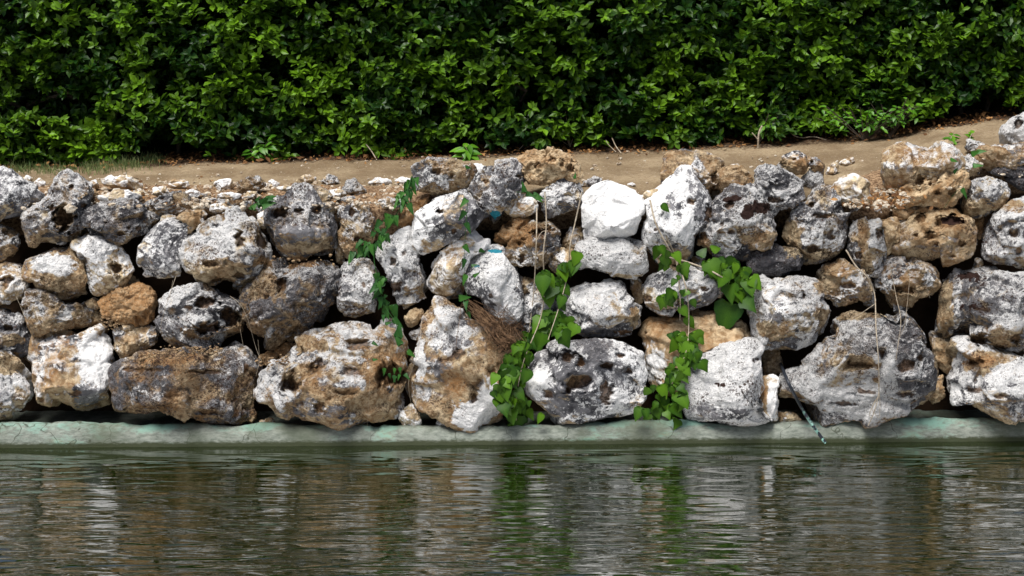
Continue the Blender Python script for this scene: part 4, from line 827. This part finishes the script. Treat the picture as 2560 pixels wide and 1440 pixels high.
# ------------------------------------------------------------------ hedge
HP = np.array([(0, 0, 0), (-.20, .28, .06), (.20, .28, .06), (-.25, .60, .05), (.25, .60, .05), (0, .30, 0), (0, .60, -.02), (0, 1.0, -.10)])
HF = np.array([(0, 5, 1), (0, 2, 5), (5, 6, 3), (5, 3, 1), (5, 2, 4), (5, 4, 6), (6, 7, 3), (6, 4, 7)])
def leaf_cloud(pos, nrm, tip, size, fac):
    z = nrm / np.linalg.norm(nrm, axis=1)[:, None]; y = tip - z * (tip * z).sum(1)[:, None]; y /= np.linalg.norm(y, axis=1)[:, None] + 1e-9; x = np.cross(y, z)
    V = pos[:, None, :] + size[:, None, None] * (HP[None, :, 0:1] * x[:, None] + HP[None, :, 1:2] * y[:, None] + HP[None, :, 2:3] * z[:, None])
    Fc = HF[None] + (np.arange(len(pos)) * 8)[:, None, None]
    return V.reshape(-1, 3), Fc.reshape(-1, 3), np.repeat(fac, 8)
def hedge_face(X, Z):
    P = np.stack([X * 1.3, 0 * X, Z * 1.6], -1); Q = np.stack([X * 4.2, 0 * X + 5, Z * 4.6], -1)
    return 1.62 + perlin(P) * .09 + perlin(Q) * .08
BX = [-3.0, -2.9, -2.6, -2.3, -2.05, -1.92, -1.7, -1.5, -1.3, -0.9, -0.7, -0.45, -0.3, -0.1, 0.2, 0.5, 0.8, 1.1, 1.4, 1.7, 2.0, 2.3, 2.55, 2.8, 3.1]
BZ = [1.22, 1.20, 1.24, 1.34, 1.40, 1.36, 1.27, 1.20, 1.30, 1.32, 1.26, 1.28, 1.42, 1.36, 1.36, 1.38, 1.42, 1.36, 1.40, 1.44, 1.42, 1.50, 1.55, 1.62, 1.60]
def hedge():
    root = empty('clipped_hedge', (0, 2.0, 1.3)); tag(root, 'tall clipped evergreen hedge with glossy leaves running behind the path', 'hedge')
    off = np.array(root.location)
    rng = RNG; ns = 13000
    X = rng.uniform(-3.4, 3.4, ns); Zb = np.interp(X, BX, BZ) + rng.normal(0, .02, ns); Z = Zb + (3.2 - Zb) * rng.random(ns) ** 1.25
    dl = rng.random(ns) ** 1.5 * .42
    gap = perlin(np.stack([X * 3.1 + 9, 0 * X, Z * 3.4], -1)); keep = (gap > -.40) | (dl > .24)
    X, Z, dl = X[keep], Z[keep], dl[keep]; ns = len(X); Y = hedge_face(X, Z) + dl - .02
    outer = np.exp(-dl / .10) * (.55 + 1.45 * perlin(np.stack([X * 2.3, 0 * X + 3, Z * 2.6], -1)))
    ax = np.stack([rng.normal(0, .45, ns), -np.abs(rng.normal(.9, .3, ns)), rng.normal(.55, .45, ns)], -1); ax /= np.linalg.norm(ax, axis=1)[:, None]
    pos = []; nr = []; tp = []; sz = []; fc = []
    for k in range(8):
        a = rng.uniform(0, 2 * math.pi, ns) ; ref = np.stack([np.cos(a), 0 * a, np.sin(a)], -1)
        t1 = ref - ax * (ref * ax).sum(1)[:, None]; t1 /= np.linalg.norm(t1, axis=1)[:, None] + 1e-9
        opening = rng.uniform(.45, 1.5, ns)[:, None]; tip = ax * np.cos(opening) + t1 * np.sin(opening); tip[:, 2] -= .12
        nrm = ax * np.sin(opening) - t1 * np.cos(opening) + rng.normal(0, .25, (ns, 3)); nrm[:, 2] += .35
        back = rng.uniform(0, .05, ns)[:, None]
        pos.append(np.stack([X, Y, Z], -1) - ax * back); nr.append(nrm); tp.append(tip); s = rng.uniform(.042, .074, ns); s *= np.where(back[:, 0] < .012, .75, 1); sz.append(s)
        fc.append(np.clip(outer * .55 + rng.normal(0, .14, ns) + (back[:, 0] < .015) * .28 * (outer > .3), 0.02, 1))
    pos, nr, tp, sz, fc = (np.concatenate(a) for a in (pos, nr, tp, sz, fc))
    bz = np.interp(pos[:, 0], BX, BZ); ok = pos[:, 2] > bz - .05; pos, nr, tp, sz, fc = pos[ok], nr[ok], tp[ok], sz[ok], fc[ok]
    # the 300 leaves that show largest are leaves of their own
    px, py = project(pos); vis = (px > 20) & (px < 2540) & (py > 20) & (py < 400)
    score = np.where(vis, sz - (pos[:, 1] - hedge_face(pos[:, 0], pos[:, 2])) * .5, -9); top = np.argsort(-score)[:300]; rest = np.ones(len(pos), bool); rest[top] = False
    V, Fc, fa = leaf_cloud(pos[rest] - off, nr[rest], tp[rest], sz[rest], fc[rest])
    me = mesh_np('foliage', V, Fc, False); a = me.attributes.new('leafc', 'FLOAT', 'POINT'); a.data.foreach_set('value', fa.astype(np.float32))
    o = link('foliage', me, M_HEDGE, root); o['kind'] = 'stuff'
    kinds = []
    for q in (.15, .35, .6, .85):
        m = mesh_np('hedge_leaf', HP, HF, False); a = m.attributes.new('leafc', 'FLOAT', 'POINT'); a.data.foreach_set('value', np.full(8, q, np.float32)); m.materials.append(M_HEDGE); kinds.append((q, m))
    for i in top:
        m = min(kinds, key=lambda t: abs(t[0] - fc[i]))[1]; place_leaf(root, m, pos[i], float(sz[i]), nr[i], tp[i])
    # inner twigs as one sheet, the shade within the hedge painted near-black
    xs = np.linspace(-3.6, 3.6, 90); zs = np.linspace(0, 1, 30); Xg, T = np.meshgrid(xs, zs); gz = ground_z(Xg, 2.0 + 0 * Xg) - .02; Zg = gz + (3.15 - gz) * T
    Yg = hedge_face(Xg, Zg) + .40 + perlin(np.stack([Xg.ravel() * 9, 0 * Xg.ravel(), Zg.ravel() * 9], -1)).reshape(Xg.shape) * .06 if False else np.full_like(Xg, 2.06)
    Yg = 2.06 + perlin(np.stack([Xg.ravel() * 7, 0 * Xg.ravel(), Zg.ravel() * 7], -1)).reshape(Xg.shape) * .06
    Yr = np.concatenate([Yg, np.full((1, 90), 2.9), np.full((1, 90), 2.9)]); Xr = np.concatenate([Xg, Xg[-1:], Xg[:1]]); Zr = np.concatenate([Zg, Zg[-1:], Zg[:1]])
    cm = grid_mesh('inner_growth_shade', np.stack([Xr, Yr, Zr], -1) - off, False); link('inner_growth_shade', cm, M_CORE, root)
    # stems standing inside the hedge
    x = -3.3
    while x < 3.3:
        z0 = float(ground_z(x, 1.85)); y0 = 1.93 + R_.uniform(-.04, .08)
        pts = [(x + R_.uniform(-.04, .04) * k, y0 + R_.uniform(-.03, .03) * k, z0 - .02 + .09 * k) for k in range(6)]
        v, f = tube([Vector(p) - root.location for p in pts], [R_.uniform(.010, .018)] * 6, 6); link('trunk', mesh_np('trunk', v, f), M_BARK, root)
        x += R_.uniform(.16, .34)
hedge()

# ------------------------------------------------------------------ small plants on the path
def plant(name, label, cat, x, y, n, size, h, mesh=OVAL, spread=1.0, mat=M_TWIG, tilt=.9, group=None):
    g = solve_ground(x, y); e = empty(name, g); tag(e, label, cat, group)
    for st in range(max(1, n // 6)):
        tip = Vector((R_.uniform(-.6, .6) * h * spread, R_.uniform(-.3, .3) * h, h * R_.uniform(.6, 1.0)))
        v, f = tube([Vector((0, 0, 0)), tip * .5 + Vector((0, 0, .01)), tip], [.003, .0025, .0015], 5); link('stem', mesh_np('stem', v, f), mat, e)
        m = n // max(1, n // 6)
        for k in range(m):
            t = R_.uniform(.35, 1); a = R_.uniform(0, 6.28); d = Vector((math.cos(a), math.sin(a), R_.uniform(.0, tilt)))
            place_leaf(e, R_.choice(mesh), Vector(g) + tip * t, size * R_.uniform(.75, 1.2), (R_.uniform(-.4, .4), -.55, 1), d)
    return e
plant('young_plant', 'bright green seedling with broad leaves behind the top middle rocks', 'plant', 1175, 398, 26, .085, .10, spread=1.4)
plant('young_plant', 'small leafy seedling at top right beside the whitish stone, left one', 'plant', 2372, 362, 16, .05, .06)
plant('young_plant', 'lone leafy sprig at top right just above the whitish stone', 'plant', 2418, 368, 9, .055, .09)
plant('low_shrub', 'low small-leaved dark green shrub spreading at the foot of the hedge on the right', 'shrub', 2160, 352, 150, .042, .22, spread=2.6, mat=M_BARK)
plant('low_shrub', 'small-leaved shrub with upright sprays at the right end of the low shrub', 'shrub', 2225, 345, 70, .042, .32, spread=1.0, mat=M_BARK)
plant('low_shrub', 'yellow-tinged seedling shrub under the middle of the hedge', 'shrub', 1425, 368, 40, .036, .24, spread=.6)
plant('low_shrub', 'fine dark-leaved shrublet right of the yellow-tinged one', 'shrub', 1480, 362, 60, .030, .20, spread=1.2, mat=M_BARK)
plant('low_shrub', 'upright leafy shoot at the hedge foot near the bare branches', 'shrub', 1895, 362, 24, .055, .22, spread=1.1, mat=M_BARK)
plant('low_shrub', 'leafy shoot hanging low over the path left of the middle', 'shrub', 640, 402, 30, .06, .14, spread=1.4, mat=M_BARK)

def twig(label, x, y, segs, r=.003):
    g = solve_ground(x, y); e = empty('bare_twig', g); tag(e, label, 'twig', 'bare twigs at the foot of the hedge')
    for k, sg in enumerate(segs):
        pts = []
        for (px_, py_, dy) in sg: pts.append(Vector(at(px_, py_, g[1] + dy)) - e.location)
        v, f = tube([Vector(p) for p in spline(pts, 4)], r if k == 0 else r * .6, 5); link('branch', mesh_np('branch', v, f), M_TWIG, e)
twig('bare forked twig bending right from the ground near the low shrub', 1995, 345, [[(1995,345,0),(1965,320,.02),(1935,285,.04),(1930,265,.05)], [(1965,320,.02),(1972,300,.03),(1955,260,.04)], [(1935,290,.04),(1990,285,.0),(2010,262,.02)]])
twig('long pale twig lying low and curving left of the low shrub', 2065, 350, [[(2065,350,0),(2035,342,0),(2000,344,0),(1975,330,.02),(1960,290,.03),(1958,255,.04)]])
twig('straight upright twig between the forked twig and the low shrub', 2000, 340, [[(2000,340,0),(2001,300,0),(1999,245,.02)]])
twig('leaning twig pair just left of the low shrub', 2065, 338, [[(2065,338,0),(2050,305,.02),(2035,275,.03),(2033,250,.03)], [(2062,330,0),(2060,300,.01)], [(2093,328,.0),(2094,290,.01),(2091,258,.02)]])
twig('two short upright twigs behind the bright seedling', 1195, 370, [[(1195,372,0),(1190,345,.02),(1160,315,.03)], [(1192,372,0),(1193,330,0)]], .002)
twig('hooked twig behind the honeycombed orange rock', 1292, 378, [[(1292,378,0),(1308,362,.01),(1312,335,.02)], [(1270,378,0),(1258,360,.02)]], .003)
twig('y-shaped grey twig above the honeycombed orange rock', 1350, 362, [[(1350,362,0),(1352,345,0),(1340,325,.0),(1340,310,.0)], [(1352,345,0),(1360,332,0),(1358,325,0)]], .003)
twig('pair of thin dry canes crossing the path above the chalk block', 1550, 383, [[(1553,383,-.04),(1540,366,0),(1530,345,.02)], [(1540,380,-.03),(1520,360,.02),(1515,350,.03)]], .0035)
twig('curved twig beside the yellow-tinged shrub', 1425, 365, [[(1425,365,0),(1405,352,.0),(1393,325,.01)], [(1445,365,0),(1450,335,0)], [(1420,365,0),(1421,335,0)]], .0025)
twig('single pale twig leaning out over the path left of the seedling', 942, 400, [[(942,400,-.03),(930,380,.02),(915,360,.06)]], .0035)
twig('stout small stem rising from leaf litter near the right middle', 1895, 370, [[(1895,370,0),(1897,335,0),(1905,315,.02)], [(1896,350,0),(1880,332,.0)]], .006)
twig('broken horizontal stick in the litter right of the brown-grey rock', 1758, 362, [[(1758,360,0),(1790,366,0),(1815,370,-.02)]], .004)

# ------------------------------------------------------------------ stuff: grass, litter, pebbles
def scatter_ground(n, xr, yr, fn=None):
    out = []
    for _ in range(n * 4):
        x, y = R_.uniform(*xr), R_.uniform(*yr)
        if fn and not fn(x, y): continue
        out.append(solve_ground(x, y))
        if len(out) >= n: break
    return np.array(out)
def grass():
    g = []
    for cx, cy, sx, sy, n in [(300, 412, 55, 12, 800), (235, 425, 50, 9, 380), (120, 428, 45, 8, 300), (60, 425, 40, 8, 260), (375, 400, 30, 8, 260), (30, 430, 30, 8, 120)]:
        for _ in range(n): g.append((solve_ground(R_.gauss(cx, sx * .6), R_.gauss(cy, sy * .7)), 1))
    V = []; Fc = []; fa = []
    for p, _ in g:
        h = abs(R_.gauss(.020, .020)) + .008; w = R_.uniform(.0012, .0022); a = R_.uniform(0, 6.28); ln = R_.uniform(0, .8) * h; dx, dy = math.cos(a) * ln, math.sin(a) * ln
        b = R_.uniform(0, 3.14); wx, wy = math.cos(b) * w, math.sin(b) * w; o = len(V); p = np.array(p)
        V += [p + (-wx, -wy, -.005), p + (wx, wy, -.005), p + (dx * .4 - wx * .8, dy * .4 - wy * .8, h * .6), p + (dx * .4 + wx * .8, dy * .4 + wy * .8, h * .6), p + (dx, dy, h)]
        Fc += [(o, o + 1, o + 3), (o, o + 3, o + 2), (o + 2, o + 3, o + 4)]; fa += [R_.random() ** 1.3] * 5
    me = mesh_np('grass', V, Fc, False); a = me.attributes.new('leafc', 'FLOAT', 'POINT'); a.data.foreach_set('value', np.array(fa, np.float32))
    tag(link('grass', me, M_GRASS), 'sparse thin grass growing along the hedge foot at the left', 'grass', kind='stuff')
grass()
def litter():
    xs = [R_.uniform(-20, 2580) for _ in range(5200)]; pos = []
    for x in xs:
        yb = np.interp(x, [0, 100, 600, 1000, 1500, 1900, 2200, 2450, 2600], [424, 412, 397, 387, 374, 354, 334, 300, 285]); y = yb - abs(R_.gauss(0, 9)) + R_.gauss(4, 7)
        if perlin(np.array([[x / 90, 3.3, 0]]))[0] < -.15 and R_.random() < .6: continue
        pos.append(solve_ground(x, y))
    for _ in range(260): pos.append(solve_ground(R_.gauss(2200, 45), R_.gauss(500, 14)))
    for _ in range(200): pos.append(solve_ground(R_.uniform(230, 1000), R_.gauss(478, 16)))
    pos = np.array(pos); n = len(pos); pos[:, 2] += RNG.uniform(.001, .014, n)
    V, Fc, fa = leaf_cloud(pos, np.stack([RNG.normal(0, .5, n), RNG.normal(-.3, .5, n), np.ones(n)], -1), RNG.normal(size=(n, 3)), np.abs(RNG.normal(.016, .010, n)) + .006, RNG.random(n) ** 2.2)
    me = mesh_np('leaf_litter', V, Fc, False); a = me.attributes.new('leafc', 'FLOAT', 'POINT'); a.data.foreach_set('value', fa.astype(np.float32))
    tag(link('leaf_litter', me, M_DRYLEAF), 'brown and orange dry leaf litter along the hedge foot', 'leaf litter', kind='stuff')
litter()
def chips(name, label, pts, sizes, mat, cat='pebbles'):
    D, Fc = ico(2); V = []; F2 = []
    n = len(pts)
    for i, (p, s) in enumerate(zip(pts, sizes)):
        sc = RNG.uniform(.6, 1.3, 3) * s; q = D * sc * (1 + RNG.normal(0, .14, (len(D), 1))); a = RNG.uniform(0, 6.28); ca, sa = math.cos(a), math.sin(a)
        q = q @ np.array([[ca, sa, 0], [-sa, ca, 0], [0, 0, .7]]); V.append(q + p); F2.append(Fc + i * len(D))
    tag(link(name, mesh_np(name, np.concatenate(V), np.concatenate(F2), False), mat), label, cat, kind='stuff')
M_CHIP = plain('pale_chip', (0.26, 0.18, 0.11), (0.60, 0.54, 0.44), 60, .9, .2, .003)
M_OCHRE = plain('ochre_chip', (0.10, 0.06, 0.035), (0.36, 0.25, 0.14), 60, .9, .2, .003)
a1 = scatter_ground(520, (-20, 1030), (445, 520)); a2 = scatter_ground(260, (-20, 2580), (380, 470), lambda x, y: y > np.interp(x, [0, 600, 1500, 2200, 2500], [430, 400, 380, 345, 310])); a3 = scatter_ground(120, (2120, 2260), (470, 520))
P_ = np.concatenate([a1, a2, a3]); chips('gravel', 'pale stone chips scattered on the earth path and wall top', P_, np.abs(RNG.normal(.004, .004, len(P_))) + .002, M_CHIP)
a4 = scatter_ground(230, (-20, 1030), (458, 522)); a5 = scatter_ground(50, (2110, 2270), (475, 525)); P_ = np.concatenate([a4, a5])
chips('rubble', 'half-buried pale rubble along the back edge of the wall top', P_, np.abs(RNG.normal(.007, .006, len(P_))) + .005, M_CHIP, 'rubble')
def ledge_pts(x0, x1, yfn, n, off):
    out = []
    for _ in range(n):
        x = R_.uniform(x0, x1); y = yfn(x) + R_.gauss(0, 7); p = solve_wall(x, y, 0); out.append(at(x, y, front_y(p[0], p[2]) - off * R_.random() + .012))
    return np.array(out)
q1 = ledge_pts(350, 560, lambda x: np.interp(x, [350, 400, 560], [905, 880, 875]), 190, .02); q2 = ledge_pts(250, 300, lambda x: 810, 60, .01); q3 = ledge_pts(660, 840, lambda x: 652, 26, .01); q4 = ledge_pts(640, 720, lambda x: 905, 60, .01)
P_ = np.concatenate([q1, q2, q3, q4]); chips('crumbled_stone', 'ochre crumbs of broken stone lying on the ledges between the left boulders', P_, np.abs(RNG.normal(.002, .0035, len(P_))) + .002, M_OCHRE, 'rubble')
